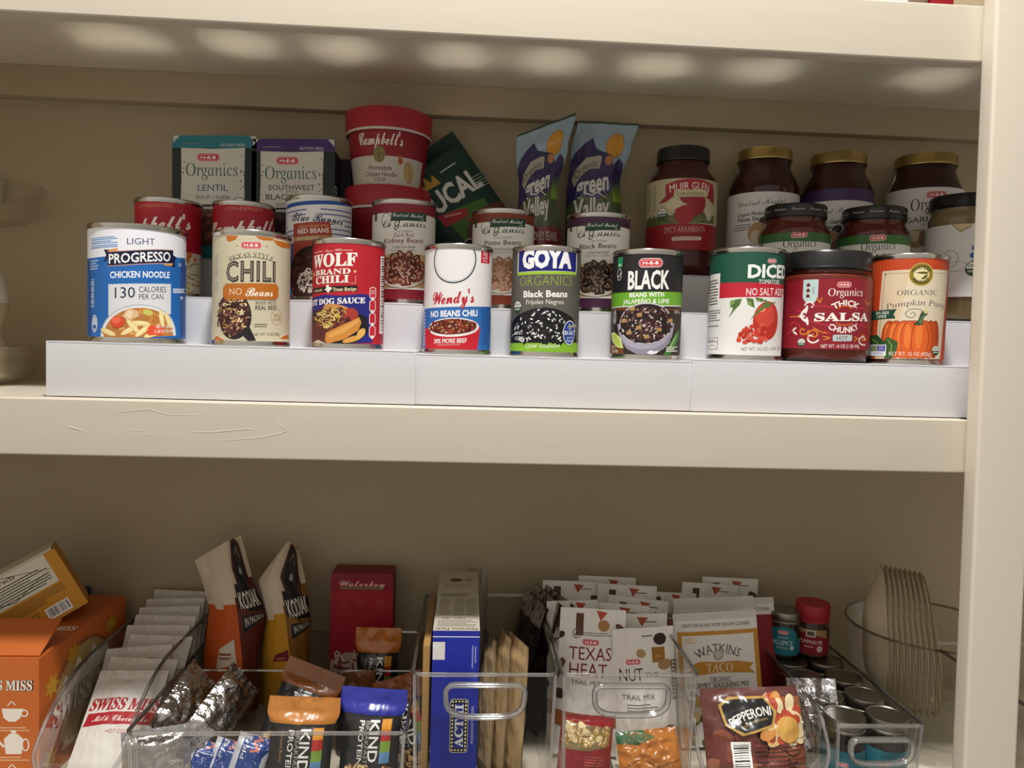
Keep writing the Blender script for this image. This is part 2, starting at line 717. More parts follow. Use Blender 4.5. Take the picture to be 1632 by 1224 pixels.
def shelf(name, label, ztop, zbot, cleat=False, drips=None):
    t = thing(name, label, 'shelf', (0, 0.75, ztop))
    z0, z1 = zbot - ztop, 0.0
    MB().box(XL, XR, 0.016, WY - 0.75, -0.015, -0.0006, GLOSSP).build('board', t)
    f = MB().box(XL, stile_x((ztop + zbot) / 2) + 0.004, 0, 0.018, z0, z1, PAINT, bev=0.0032, seg=3)
    for pts, r in drips or []:
        f.tube([(x, r * 0.5, z) for x, z in pts], lambda q, r=r: r * (0.35 + 0.65 * sin(pi * min(1, max(0, q * 0.9 + 0.05)))), PAINT, n=8)
    f.build('fascia', t)
    MB().box(stile_x(ztop) + 0.053, XR, 0, 0.018, z0, z1, PAINT, bev=0.0032, seg=3).build('fascia', t, 'short fascia of the right bay')
    if cleat:
        MB().box(XL, XR, WY - 0.75 - 0.019, WY - 0.75, -0.0546, -0.015, WALLM, bev=0.002).build('cleat', t)
    return t


rd = random.Random(3)
dr = [([(-0.375, -0.016), (-0.35, -0.019), (-0.335, -0.012), (-0.31, -0.009), (-0.29, -0.014), (-0.26, -0.0135), (-0.235, -0.009)], 0.0006),
      ([(-0.29, -0.0305), (-0.25, -0.03), (-0.215, -0.026), (-0.195, -0.0285)], 0.0007),
      ([(-0.28, -0.037), (-0.24, -0.038), (-0.2, -0.034), (-0.178, -0.028), (-0.186, -0.018), (-0.192, -0.010)], 0.0007),
      ([(-0.335, -0.031), (-0.32, -0.0295), (-0.305, -0.031)], 0.0005), ([(-0.33, -0.0345), (-0.31, -0.034), (-0.295, -0.0345)], 0.0004),
      ([(-0.395, -0.025), (-0.38, -0.029), (-0.365, -0.033)], 0.0009), ([(-0.385, -0.031), (-0.373, -0.036)], 0.0008), ([(-0.41, -0.0175), (-0.407, -0.0205)], 0.0009)]
shelf('pantry_shelf', 'cream shelf above the soup cans, its glossy underside showing lamp glints', 1.756, 1.700, True,
      [([(0.30, -0.0095), (0.301, -0.012)], 0.0008), ([(0.462, -0.040), (0.466, -0.0435)], 0.0010), ([(-0.02, -0.051), (-0.018, -0.0525)], 0.0008), ([(0.04, -0.052), (0.042, -0.0535)], 0.0008)])
shelf('pantry_shelf', 'cream middle shelf with paint drips on its front, carrying the white stepped riser', 1.3367, 1.281, False, dr)
shelf('pantry_shelf', 'lowest cream shelf under the clear plastic bins', 0.9175, 0.862)


# ------------------------------------------------------------------ stepped white risers
TY = (0.765, 0.850, 0.935)
TZ = (1.3918, 1.4436, 1.4945)


def riser_section(parent, x0, x1, inset, left_end=False, label=None):
    m = MB()
    base = 1.3367
    for i in range(3):
        y0 = TY[i] + inset
        y1 = (TY[i + 1] + inset) if i < 2 else 1.022
        zt = TZ[i] - inset
        zb = (TZ[i - 1] - inset - 0.002) if i else base + 0.0008
        m.box(x0, x1, y0, y0 + 0.003, zb, zt, WHITE, bev=0.0009)
        m.box(x0, x1, y0, y1 + 0.0025, zt - 0.003, zt, WHITE, bev=0.0013)
        for xs in (x0, x1 - 0.003):
            m.box(xs, xs + 0.003, y0 + 0.001, y1, base + 0.0008, zt - 0.001, WHITE, bev=0.0009)
    m.box(x0, x1, 1.019, 1.022, base + 0.0008, TZ[2] - inset, WHITE)
    return m.build('section', parent, label)


t = thing('stepped_riser', 'long white plastic three-step riser holding the cans and jars', 'riser', (0, 0, 0))
riser_section(t, -0.4145, -0.0530, 0.0)
riser_section(t, -0.0800, 0.2600, 0.0026)
riser_section(t, 0.2310, 0.7000, 0.0)
t2 = thing('stepped_riser', 'white riser glimpsed behind the upright at the right edge', 'riser', (0, 0, 0))
riser_section(t2, 0.7100, 1.0, 0.0)


# ------------------------------------------------------------------ turntable with a bottle, far left
c0 = at(51, 300, 0.925)
tx = c0.x - 0.125
ty = 0.925
t = thing('tiered_turntable', 'clear two-tier plastic turntable at the far left of the middle shelf', 'turntable', (tx, ty, 1.3367))


def tray(z, r):
    return MB().lathe([(0.0, z), (r * 0.86, z), (r * 0.93, z + 0.006), (r * 0.95, z + 0.030), (r * 0.98, z + 0.033), (r * 1.0, z + 0.033), (r, z + 0.040), (r * 0.985, z + 0.041), (r * 0.93, z + 0.036), (r * 0.91, z + 0.010), (r * 0.85, z + 0.003), (0, z + 0.003)], FROST, n=72)


zb = at(25, 345, 0.93).z - 1.3367
tray(zb, 0.125).build('upper_tray', t)
tray(0.004, 0.118).build('lower_tray', t)
MB().lathe([(0.02, 0.0), (0.02, zb + 0.002)], FROST, n=32, cap1=True).build('post', t)
MB().lathe([(0.0, 0), (0.07, 0), (0.07, 0.004), (0, 0.004)], FROST, n=48).build('base', t)
b = at(14, 500, 0.915)
br = 0.032
t = thing('squeeze_bottle', 'white-topped squeeze bottle standing in the turntable tray at the left edge', 'bottle', (b.x - br - 0.008, ty - 0.005, 1.3367 + 0.0075))
zt = at(10, 424, 0.90).z - 1.344
MB().lathe([(0, 0), (br * 0.95, 0), (br, 0.005), (br, zt * 0.30), (br * 0.86, zt * 0.40), (br * 0.86, zt * 0.50), (br, zt * 0.60), (br, zt * 0.69)], mat('bottle_beige', 'b5a88c', 0.4), n=40).build('body', t)
MB().lathe([(br * 1.01, zt * 0.68), (br * 1.01, zt * 0.72), (br * 0.9, zt * 0.9), (br * 0.6, zt * 0.99), (0, zt)], mat('bottle_cap_white', 'd8d4c8', 0.4), n=40).build('cap', t, 'white cap')

# ------------------------------------------------------------------ food cans
def can(name, label, X, Y, z, r, h, art, turn=0.0, band='8f8a80', group=None):
    """tin with rolled rims, a recessed lid and a printed paper wrap; art(a) draws the wrap, turn in degrees"""
    t = thing(name, label, 'can', (X, Y, z), -atan2(X, Y) + radians(turn), group)
    rb = r * 0.968
    MB().lathe([(0, 0.003), (r * 0.85, 0.003), (r * 0.90, 0.0005), (r * 0.975, 0.0), (r, 0.001), (r, 0.0035), (rb, 0.0055), (rb, h - 0.0055), (r, h - 0.0035), (r, h - 0.0008), (r * 0.985, h), (r * 0.965, h), (r * 0.95, h - 0.001)], TIN, n=96).build('body', t)
    MB().lathe([(r * 0.952, h - 0.0008), (r * 0.945, h - 0.0030), (r * 0.90, h - 0.0034), (r * 0.885, h - 0.0030), (r * 0.80, h - 0.0030), (r * 0.785, h - 0.0033), (r * 0.77, h - 0.0030), (0, h - 0.0030)], TIN, n=96).build('lid', t, sharp=5)
    a, base = art(rb * 1000)
    m = MB()
    H = (h - 0.0105) * 1000
    n = 128
    f = cyl(rb + 0.00012, 0.0052)
    for v0, v1, c in base:                        # plain bands right round the can, fractions of its height
        vs, fs = [], []
        for q in range(n):
            u = (q / n - 0.5) * 2 * pi * (rb + 0.00012)
            vs += [f(u, v0 * H / 1000, 0), f(u, v1 * H / 1000, 0)]
        for q in range(n):
            p = (q + 1) % n
            fs.append([2 * q, 2 * p, 2 * p + 1, 2 * q + 1])
        m.add(vs, fs, PAPER, c)
    a.into(m, f, PAPER, step=1.9, vmax=H)
    m.build('label', t)
    return t


RNG = random.Random(11)


def art_light_soup(R):
    a = Art(565, 1128, 9.45, R, 0.065)
    base = [(0, 0.725, '1d62ad'), (0.725, 1.0, 'e8e9f0')]
    a.rect(120, 320, 1015, 335, '2a6fb8')
    a.rect(120, 335, 1015, 1130, '1f66b2')
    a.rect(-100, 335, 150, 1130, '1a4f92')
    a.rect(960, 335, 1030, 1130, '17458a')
    a.text('LIGHT', 592, 178, 62, '34406e', 250)
    for i, yy in enumerate((128, 165, 205)):
        a.greek(150, yy, 385, yy + 34, 2, '6f9cd2', 0.6)
    # banner with tails
    a.poly([(265, 250), (385, 268), (330, 305), (280, 370), (262, 372), (285, 305)], '0e1638')
    a.poly([(800, 402), (905, 424), (900, 365), (915, 318), (880, 300), (850, 360)], '0e1638')
    a.poly([(300, 258), (390, 246), (380, 270), (318, 272)], 'd8953a')
    a.poly([(795, 388), (880, 392), (870, 412), (800, 408)], 'd8953a')
    def wv(dx):
        return -13 * sin((dx) / 290 * pi * 0.5 + 0.0)
    top = [(300 + 585 * i / 24, 266 - 13 * sin(((300 + 585 * i / 24) - 590) / 290 * pi / 2)) for i in range(25)]
    bot = [(x, y + 132) for x, y in top]
    a.poly([(x, y - 7) for x, y in top] + [(x, y + 7) for x, y in reversed(bot)], 'e0a8a4')
    a.poly(top + bot[::-1], '0e1638')
    a.text('PROGRESSO', 588, 332, 92, 'f2f2f4', 590, bold=0.02, wave=wv)
    a.text('SOUP', 952, 395, 34, 'dfe6f2', 66)
    a.text('CHICKEN NOODLE', 590, 502, 62, 'f4f6f8', 570, bold=0.022)
    a.poly([(305, 590)] + [(305 + 560 * i / 44, 590 + (7 if i % 2 else 0)) for i in range(45)] + [(865, 590), (865, 900), (305, 900)], 'd9dade')
    a.text('130', 448, 678, 108, '1c2440', 185)
    a.text('CALORIES', 702, 650, 58, '1c2440', 262)
    a.text('PER CAN', 688, 722, 54, '1c2440', 230)
    # bowl
    def bowl(rx, ry, c):
        a.poly([(580 + rx * cos(pi + pi * i / 40), 1122 + ry * sin(pi + pi * i / 40)) for i in range(41)], c, False)
    bowl(385, 325, 'b9bcc4')
    bowl(372, 312, 'e2e3e6')
    bowl(345, 290, 'b5763a')
    ins = lambda x, y: ((x - 580) / 320) ** 2 + ((y - 1122) / 265) ** 2 < 1 and y < 1112
    a.blobs(ins, (260, 850, 900, 1115), 60, 34, 16, ['c88a45', 'b9702f', 'd49a52', 'a9622a'])
    for x, y, ro in ((300, 1060, 0.4), (490, 1050, -0.5), (590, 985, 0.1), (610, 1060, -0.7), (780, 940, 1.4), (840, 960, 1.2), (700, 1095, -0.3), (520, 1010, 0.9)):
        a.ell(x, y, 88, 26, 'e6cf8c', 16, ro)
        a.ell(x - 4, y - 7, 66, 10, 'f2e3b0', 12, ro)
    a.poly([(430, 905), (480, 830), (560, 860), (580, 915), (500, 950), (460, 945)], 'dcb98c')
    a.poly([(455, 905), (485, 850), (520, 870), (500, 940)], 'eed5b0')
    a.ell(655, 880, 48, 30, 'c9c463', 16, 0.3)
    a.ell(385, 965, 68, 58, 'd5482a')
    a.ell(375, 948, 46, 34, 'e8684a')
    a.poly([(640, 1080), (660, 1015), (740, 1005), (800, 1040), (790, 1105), (660, 1108)], 'd9502e')
    a.text('NET WT 18.5 OZ', 810, 1022, 30, 'f4f0ea', 185, bold=0.01)
    a.text('(1 LB 2.5 OZ) 524g', 805, 1068, 30, 'f4f0ea', 205, bold=0.01)
    a.greek(885, 640, 1005, 690, 3, 'e6ecf5', 0.6)
    a.poly([(955, 720), (985, 725), (970, 760)], 'e6ecf5')
    for k in range(4):
        a.greek(140, 345 + k * 26, 215, 366 + k * 26, 1, 'a9c0e0', 0.6)
    for k in range(14):
        a.rect(150, 530 + k * 20, 175, 530 + k * 20 + (13 if k % 3 else 7), 'c3cfe2')
    a.ring(180, 970, 46, 88, 8, 'e6ecf5')
    a.ell(180, 970, 34, 70, 'c2cfe3')
    a.ell(180, 1000, 24, 20, '1a4f92')
    return a, base


def art_texas_chili(R):
    a = Art(452, 1180, 10.1, R, 0.05)
    base = [(0, 1, 'cfc8ad')]
    for y in range(90, 1170, 17):                 # corrugated card look
        lay = a.lay
        a.line([(60, y), (250, y + 4), (450, y + 1), (650, y + 5), (850, y + 2)], 3.2, 'b9b094')
        a.lay = lay
    a.lay += 1
    for P in ([(190, 62), (310, 68), (285, 110), (225, 130), (200, 115)], [(480, 68), (720, 90), (640, 112), (560, 112), (520, 100)], [(660, 100), (850, 120), (850, 165), (760, 175), (700, 150)],
              [(70, 1170), (80, 1125), (110, 1115), (180, 1160), (175, 1175)], [(745, 1165), (780, 1135), (845, 1120), (845, 1175)]):
        a.poly([(x, y - 8) for x, y in P], 'e2dcc6')
        a.poly(P, 'bd6a22')
    heb(a, 441, 168, 215)
    for x in (300, 597):
        a.ell(x, 176, 9, 9, '8a6a3a', 5)
    a.text('TEXAS STYLE', 452, 268, 48, '2a221e', 490, font='serif', arc=620, bold=-0.012)
    a.line([(215, 322), (300, 303), (450, 292), (600, 312), (690, 340)], 5, '3a302a')
    a.text('CHILI', 440, 440, 205, '231c1a', 535, bold=0.035, sp=1.12)
    for xx in (258, 352, 432, 520, 612):
        pass
    a.text('CHILI', 440, 440, 196, 'b5ab98', 522, bold=-0.012, sp=1.16)
    a.text('CHILI', 440, 440, 190, '2b2320', 518, bold=-0.03, sp=1.18)
    # pan of chili
    a.ell(268, 905, 190, 255, '241e22', 36, -0.12)
    a.poly([(330, 1080), (420, 1000), (500, 1175), (420, 1180)], '241e22')
    ins = lambda x, y: ((x - 258) / 165) ** 2 + ((y - 905) / 215) ** 2 < 1
    a.ell(258, 905, 168, 218, '3a1d20')
    a.blobs(ins, (90, 690, 430, 1120), 190, 17, 13, ['4a2228', '5c2c30', '3a181c', '6d4042', '80564a'])
    a.blobs(ins, (90, 690, 430, 1120), 46, 26, 8, ['e0c27a', 'd3ab5a', 'eedcaa', 'c9974a'], curl=True)
    a.blobs(ins, (90, 690, 430, 1120), 22, 15, 10, ['e6d3a6', 'c9a26a'])
    # orange plaque
    a.poly([(190, 568), (700, 568), (705, 590), (722, 600), (722, 705), (705, 715), (700, 738), (190, 738), (184, 715), (166, 705), (166, 600), (184, 590)], 'b8691f')
    a.text('NO', 290, 652, 72, 'efe4cf', 135, bold=-0.012)
    a.text('Beans', 532, 655, 100, 'f3ead8', 285, font='script', bold=0.012)
    a.text('MADE WITH', 605, 770, 36, '55503f', 240, font='serif', bold=-0.02)
    a.text('REAL BEEF', 605, 826, 44, '2a2420', 240, bold=0.02, sp=1.1)
    a.ring(712, 928, 76, 84, 5, 'b08558')
    a.text('46g', 715, 908, 50, 'a8713a', 100, bold=-0.01)
    a.text('PROTEIN', 712, 958, 24, 'a8713a', 105)
    a.greek(480, 1000, 610, 1045, 2, '6a6450', 0.4)
    a.text('NET WT. 15 OZ (425g)', 620, 1110, 30, '4a4438', 290)
    for i, y in enumerate((300, 430, 590)):
        a.ring(95, y, 22, 52, 5, '77745f')
    return a, base


def art_red_hotdog(R):
    a = Art(464, 1082, 13.0 / 1.0 * 0.5155, R, 0.06)   # drawn from a 4.37x view, 1.535 px per mm
    a.s = 7.0
    base = [(0, 1, 'b41f2a'), ]
    a.rect(210, 372, 722, 735, 'b71d2b')
    a.rect(208, 725, 640, 1082, '24267c')
    a.poly([(208, 740), (300, 728), (420, 742), (560, 730), (640, 745), (640, 700), (208, 700)], 'b71d2b')
    a.line([(225, 420), (285, 420)], 4, 'e9c9c0')
    a.line([(425, 422), (490, 424)], 4, 'e9c9c0')
    a.text('Since 1895', 355, 420, 17, 'ecd2c8', 130, font='script')
    a.text('WOLF', 341, 485, 92, 'f5efe6', 372, font='serif', bold=0.028)
    a.text('BRAND', 338, 568, 38, 'f5efe6', 293, font='serif', bold=0.022)
    a.text('CHILI', 336, 622, 52, 'f5efe6', 276, font='serif', bold=0.03)
    for x in (223, 510):
        a.poly([(x + 14 * (1 if i % 2 == 0 else 0.42) * sin(pi * i / 5), 572 - 14 * (1 if i % 2 == 0 else 0.42) * cos(pi * i / 5)) for i in range(10)], 'e9c37a')
    a.line([(480, 655), (515, 655), (515, 600)], 3, 'e3b9a8')
    a.rect(214, 672, 530, 712, '1b1518')
    a.text('Authentic', 250, 692, 20, 'e8cf9a', 112, font='serif')
    a.text('Texas Recipe', 440, 695, 25, 'f3e2b4', 166, font='serif', bold=0.01)
    a.poly([(312, 660), (330, 660), (330, 675), (352, 680), (350, 695), (336, 705), (328, 720), (314, 702), (298, 690), (312, 686)], 'f2ece0')
    a.text('HOT DOG SAUCE', 341, 776, 40, 'f4f0ea', 505, font='serif', bold=0.035)
    # hot dog
    a.poly([(208, 850), (330, 810), (520, 860), (600, 900), (610, 1000), (520, 1080), (208, 1080)], '1c171d')
    a.ell(395, 845, 120, 42, 'c98d4a', 24, 0.25)
    a.poly([(208, 960), (260, 860), (420, 820), (480, 880), (440, 960), (330, 1075), (208, 1075)], '5a2420')
    a.ell(490, 872, 52, 42, 'a8392c', 20, 0.5)
    a.blobs(lambda x, y: ((x - 330) / 150) ** 2 + ((y - 930) / 110) ** 2 < 1, (210, 830, 480, 1060), 90, 13, 10, ['6b2a22', '4d1c1a', '7d3a2a', '8a4432'])
    a.poly([(315, 1000), (400, 960), (545, 895), (560, 935), (540, 990), (440, 1050), (330, 1078), (310, 1050)], 'd08a3c')
    a.poly([(330, 1010), (420, 970), (540, 905), (545, 930), (440, 1000), (345, 1040)], 'e2a356')
    a.blobs(lambda x, y: ((x - 340) / 95) ** 2 + ((y - 890) / 62) ** 2 < 1, (240, 820, 440, 955), 62, 26, 4, ['f0d67a', 'e6c352', 'f5e5a0'], curl=True)
    a.ell(500, 1050, 70, 20, 'd9a04a', 16, -0.25)
    a.ell(560, 1010, 40, 26, 'e2b25e', 16, -0.9)
    a.poly([(208, 1075), (260, 1045), (340, 1080)], 'c9b9a0')
    a.rect(690, 455, 722, 1020, 'e9e4df')
    for i in range(30):
        a.rect(698, 470 + i * 18, 716, 470 + i * 18 + a.rnd.choice((5, 8, 12)), '3a3438')
    for i in range(4):
        y = 725 + i * 92
        a.rrect(614, y - 44, 660, y + 44, 20, 'f0d8d4')
        a.rrect(619, y - 39, 655, y + 39, 17, 'c32634')
        a.text(('25', '', '', '')[i], 637, y - 8, 26, 'f5e6e2', None)
        a.ell(637, y + 40, 15, 13, 'f0e6e0', 12)
    a.rect(690, 1025, 722, 1075, '9c1c34')
    return a, base


def art_white_chili(R):
    a = Art(1222, 1112, 6.3, R, 0.05)
    base = [(0, 0.385, '2f6fb8'), (0.385, 1, 'e8e6e6')]
    a.rect(985, 825, 1465, 1118, '2f6cb6')
    a.rect(1385, 825, 1470, 1118, '2a62ab')
    # round emblem frame (its figure is left out)
    a.ring(1190, 508, 156, 160, 9, '20242e', 40)
    a.ring(1190, 508, 140, 146, 4, 'b9c3d2', 40)
    a.rect(1372, 412, 1434, 530, 'c42433')
    a.text('33g', 1402, 462, 30, 'f4e6e2', 46, bold=0.01)
    a.text('PROTEIN', 1402, 496, 18, 'f4e6e2', 52)
    a.text('PER CAN', 1402, 516, 13, 'f4e6e2', 46)
    a.text("Wendy's", 1186, 755, 92, 'bd1f32', 300, font='script', bold=0.02, rot=1.5, shear=-0.05)
    a.text('NO BEANS CHILI', 1190, 868, 40, 'f3f3f3', 352, bold=0.035)
    a.poly([(1000, 960), (1380, 965), (1362, 1118), (1008, 1112)], 'c6202f')
    a.ell(1188, 962, 193, 64, 'eceaea', 40)
    a.ell(1186, 958, 176, 52, '5e2018', 40)
    a.blobs(lambda x, y: ((x - 1186) / 165) ** 2 + ((y - 956) / 46) ** 2 < 1, (1015, 905, 1360, 1010), 150, 13, 8, ['6f241a', '8c3322', '4d1712', 'a2482f', '7a2a1e'], None)
    a.blobs(lambda x, y: ((x - 1186) / 160) ** 2 + ((y - 956) / 42) ** 2 < 1, (1020, 910, 1355, 1005), 40, 7, 4, ['e0c8b0', 'c98a6a', 'b5a24a'])
    a.text('30% MORE BEEF', 1172, 1052, 30, 'f3eeee', 235, bold=0.03)
    a.greek(1090, 1074, 1246, 1088, 2, 'e8a09a', 0.4)
    a.text('NET', 1420, 1022, 34, '16386c', 40)
    a.text('15 OZ 425g', 1420, 1068, 34, '16386c', 80)
    for i in range(10):
        a.rect(992, 845 + i * 24, 1000, 845 + i * 24 + 14, 'dfe6f0')
    return a, base


def art_grey_blackbeans(R):
    a = Art(420, 1108, 9.0, R, 0.03)
    base = [(0, 0.085, '7fae2c'), (0.085, 1, '5f5b55')]
    a.rect(75, 1020, 745, 1105, '83b52e')
    a.text('LOW SODIUM', 405, 1052, 34, 'eef3dd', 335, bold=0.02, sp=1.2)
    a.rect(138, 98, 718, 330, 'd9dcd4')
    a.rect(148, 98, 710, 326, '1a1f72')
    a.rect(140, 330, 714, 358, '9cc33a')
    a.text('GOYA', 428, 205, 165, 'f4f4f6', 530, bold=0.06)
    a.text('ORGANICS', 422, 418, 98, '9dba35', 570, bold=-0.022)
    a.text('Black Beans', 420, 545, 62, 'f4f2ee', 460, bold=0.028)
    a.text('Frijoles Negros', 416, 622, 46, 'e9e6e0', 385)
    pile = [(75, 1018), (80, 840), (130, 770), (210, 720), (300, 690), (420, 678), (520, 690), (620, 730), (690, 775), (742, 1018)]
    a.poly(pile, '121113')
    def ins(x, y):
        return 85 < x < 735 and y < 1012 and y > 695 + abs(x - 400) ** 1.6 / 85
    a.blobs(ins, (85, 690, 738, 1012), 150, 34, 20, ['0e0d0f', '1c1a1d', '151416', '242226'])
    a.blobs(ins, (95, 695, 730, 1005), 95, 15, 7, ['f2f2f4', 'd3d3d8', 'a8a8ae', 'e8e8ea'])
    usda(a, 148, 665, 62)
    for i, (tt, wd) in enumerate((('NET WT.', 70), ('PESO NETO', 110), ('15.5 OZ (439g)', 130))):
        a.text(tt, 110 + wd / 2, 868 + i * 52, 34, 'e9e9ea', wd)
    a.ell(665, 922, 84, 120, 'e4e8ee', 36)
    a.ell(665, 922, 76, 111, '1f3f92', 36)
    a.text('Now', 672, 848, 50, 'efe27a', 92, font='script', rot=10)
    a.text('WITH', 668, 888, 18, 'e6ecf5', 40)
    a.text('SEA SALT', 664, 922, 38, 'f2f4f8', 138, bold=0.015)
    a.text('con Sal', 668, 968, 24, 'dfe6f2', 80)
    a.text('Marina', 668, 1000, 26, 'e8edf5', 82)
    return a, base


def art_black_jalapeno(R):
    a = Art(470, 1062, 8.55, R, 0.035)
    base = [(0, 0.475, '2e2420'), (0.475, 0.62, '6da52e'), (0.62, 1, '222123')]
    a.rect(130, 478, 815, 602, '6fae2f')
    a.rect(130, 602, 815, 614, 'd5d8cc')
    heb(a, 498, 212, 225)
    a.text('BLACK', 486, 365, 165, 'f3f2f0', 405, bold=0.03)
    a.text('BEANS WITH', 470, 504, 40, 'f5f7ee', 330, bold=0.035, sp=1.08)
    a.text('JALAPE\u00d1O & LIME', 466, 564, 40, 'f5f7ee', 455, bold=0.03, sp=1.05)
    a.rect(130, 614, 815, 1062, '30231e')
    a.rect(130, 622, 330, 640, '7a4422')
    a.rect(610, 632, 815, 650, '6a3c20')
    a.poly([(130, 960), (260, 960), (280, 1062), (130, 1062)], '6b3d1e')
    # bowl
    bl = [(205, 770), (235, 900), (300, 1000), (400, 1055), (560, 1060), (650, 1000), (715, 900), (735, 770)]
    a.poly(bl, 'a7a2b2')
    a.poly([(230, 870), (300, 970), (420, 1010), (560, 1005), (660, 950), (715, 850), (700, 950), (640, 1010), (560, 1058), (400, 1052), (300, 1000), (240, 905)], '8d889a')
    a.ell(470, 770, 268, 192, 'c9c5cf', 44)
    a.ell(470, 772, 256, 182, '2a1a1a', 44)
    ins = lambda x, y: ((x - 470) / 244) ** 2 + ((y - 775) / 172) ** 2 < 1 and y > 618
    a.blobs(ins, (220, 590, 720, 950), 190, 22, 14, ['2d1a1c', '3b2222', '1f1214', '4c2c28', '5a3a34'])
    a.blobs(ins, (220, 590, 720, 950), 90, 12, 7, ['b9a8a4', '8a706a', 'd6cac6', '74504a'])
    for x, y in ((345, 632), (272, 742), (410, 690), (408, 808), (482, 893), (592, 830), (692, 745), (320, 855)):
        a.poly([(x - 24, y - 14), (x + 22, y - 20), (x + 26, y + 14), (x - 20, y + 20)], 'b08a55')
    a.poly([(490, 1040), (520, 1020), (560, 1030), (600, 1025), (580, 1050), (520, 1058)], 'e6e6ec')
    a.poly([(150, 850), (185, 845), (245, 900), (275, 1000), (215, 990), (165, 930)], 'cfd98a')
    a.poly([(160, 870), (190, 860), (235, 920), (250, 985), (200, 970)], 'b3c65c')
    a.poly([(640, 1062), (720, 920), (775, 820), (782, 900), (720, 1040), (690, 1070)], '3f7a34')
    a.poly([(665, 1040), (730, 920), (765, 850), (745, 930), (700, 1010)], '8fb56a')
    a.rect(190, 138, 236, 235, '2f8a5a')
    a.text('BPA', 212, 212, 22, 'eef6ee', 38, bold=0.02)
    a.ring(208, 300, 34, 58, 8, 'c9cac4')
    a.line([(190, 305), (204, 325), (226, 275)], 9, 'c9cac4')
    a.ell(178, 700, 36, 74, 'a9a7a2')
    a.ring(178, 700, 36, 74, 6, '5c5a56')
    a.greek(155, 675, 201, 725, 3, '4a4844', 0.4)
    a.greek(730, 652, 790, 684, 2, 'c9c2ba')
    a.text('NET WT', 180, 985, 26, 'e8e4dc', 70)
    a.text('15 OZ (425g)', 190, 1022, 28, 'f0ece4', 100)
    a.greek(665, 990, 770, 1045, 3, 'e6e2dc')
    return a, base


def art_diced(R):
    a = Art(340, 685, 5.55, R, 0.035)
    base = [(0, 0.60, 'e4e2df'), (0.60, 0.705, 'bb2434'), (0.705, 1, '1d5240')]
    a.rect(115, 268, 552, 334, 'c02335')
    heb(a, 486, 117, 68)
    a.text('DICED', 496, 178, 76, 'f3f3f0', 330, bold=0.035)
    a.text('TOMATOES', 481, 242, 26, 'eef0ec', 157, bold=0.01)
    a.text('NO SALT ADDED', 494, 302, 44, 'f4efec', 333, bold=0.004)
    a.rect(108, 178, 185, 392, 'ebe9e4')
    a.ring(140, 285, 46, 108, 2.5, '3a3a38', 4)
    a.greek(118, 215, 176, 380, 9, '4a4846', 0.35)
    a.greek(112, 405, 195, 480, 5, '56524e', 0.35)
    a.greek(112, 500, 188, 512, 1, '56524e', 0.5)
    # leaves
    for P in ([(245, 460), (270, 400), (250, 385), (262, 350), (320, 342), (308, 380), (280, 410)], [(345, 338), (385, 345), (395, 400), (355, 380)], [(395, 335), (440, 345), (442, 365), (405, 360)]):
        a.poly(P, '4f6f38')
        a.poly([((x + P[0][0]) / 2 + (P[2][0] - P[0][0]) * 0.15, (y + P[3][1]) / 2) for x, y in P], '7d9a58')
    a.ell(472, 478, 92, 118, 'bf3024', 36)
    a.ell(462, 445, 66, 72, 'd3493a', 28)
    a.ell(440, 410, 22, 16, 'ee8a74', 14)
    a.poly([(410, 420), (455, 365), (430, 350), (462, 352), (470, 372), (520, 362), (475, 392), (490, 402), (455, 398), (372, 470), (420, 405)], '5d7a3a')
    a.blobs(lambda x, y: y > 505 and x > 300 + max(0, (575 - y)) * 0.9 and x < 470, (295, 505, 470, 610), 60, 15, 12, ['c93a2c', 'd65040', 'b12c22', 'e0664e'])
    for x, y in ((312, 595), (348, 606), (400, 600), (430, 604)):
        a.ell(x, y, 16, 12, 'd04434', 8)
    a.rect(114, 575, 186, 648, '33302e')
    a.rect(117, 578, 183, 645, 'ece9e4')
    a.greek(120, 590, 180, 608, 2, '3a3836')
    a.line([(120, 625), (135, 632), (150, 618), (170, 628)], 3, '2a2826')
    a.text('NET WT. 14.5 OZ \u2022 CONT. NET', 468, 648, 21, '2f2c2a', 300)
    return a, base


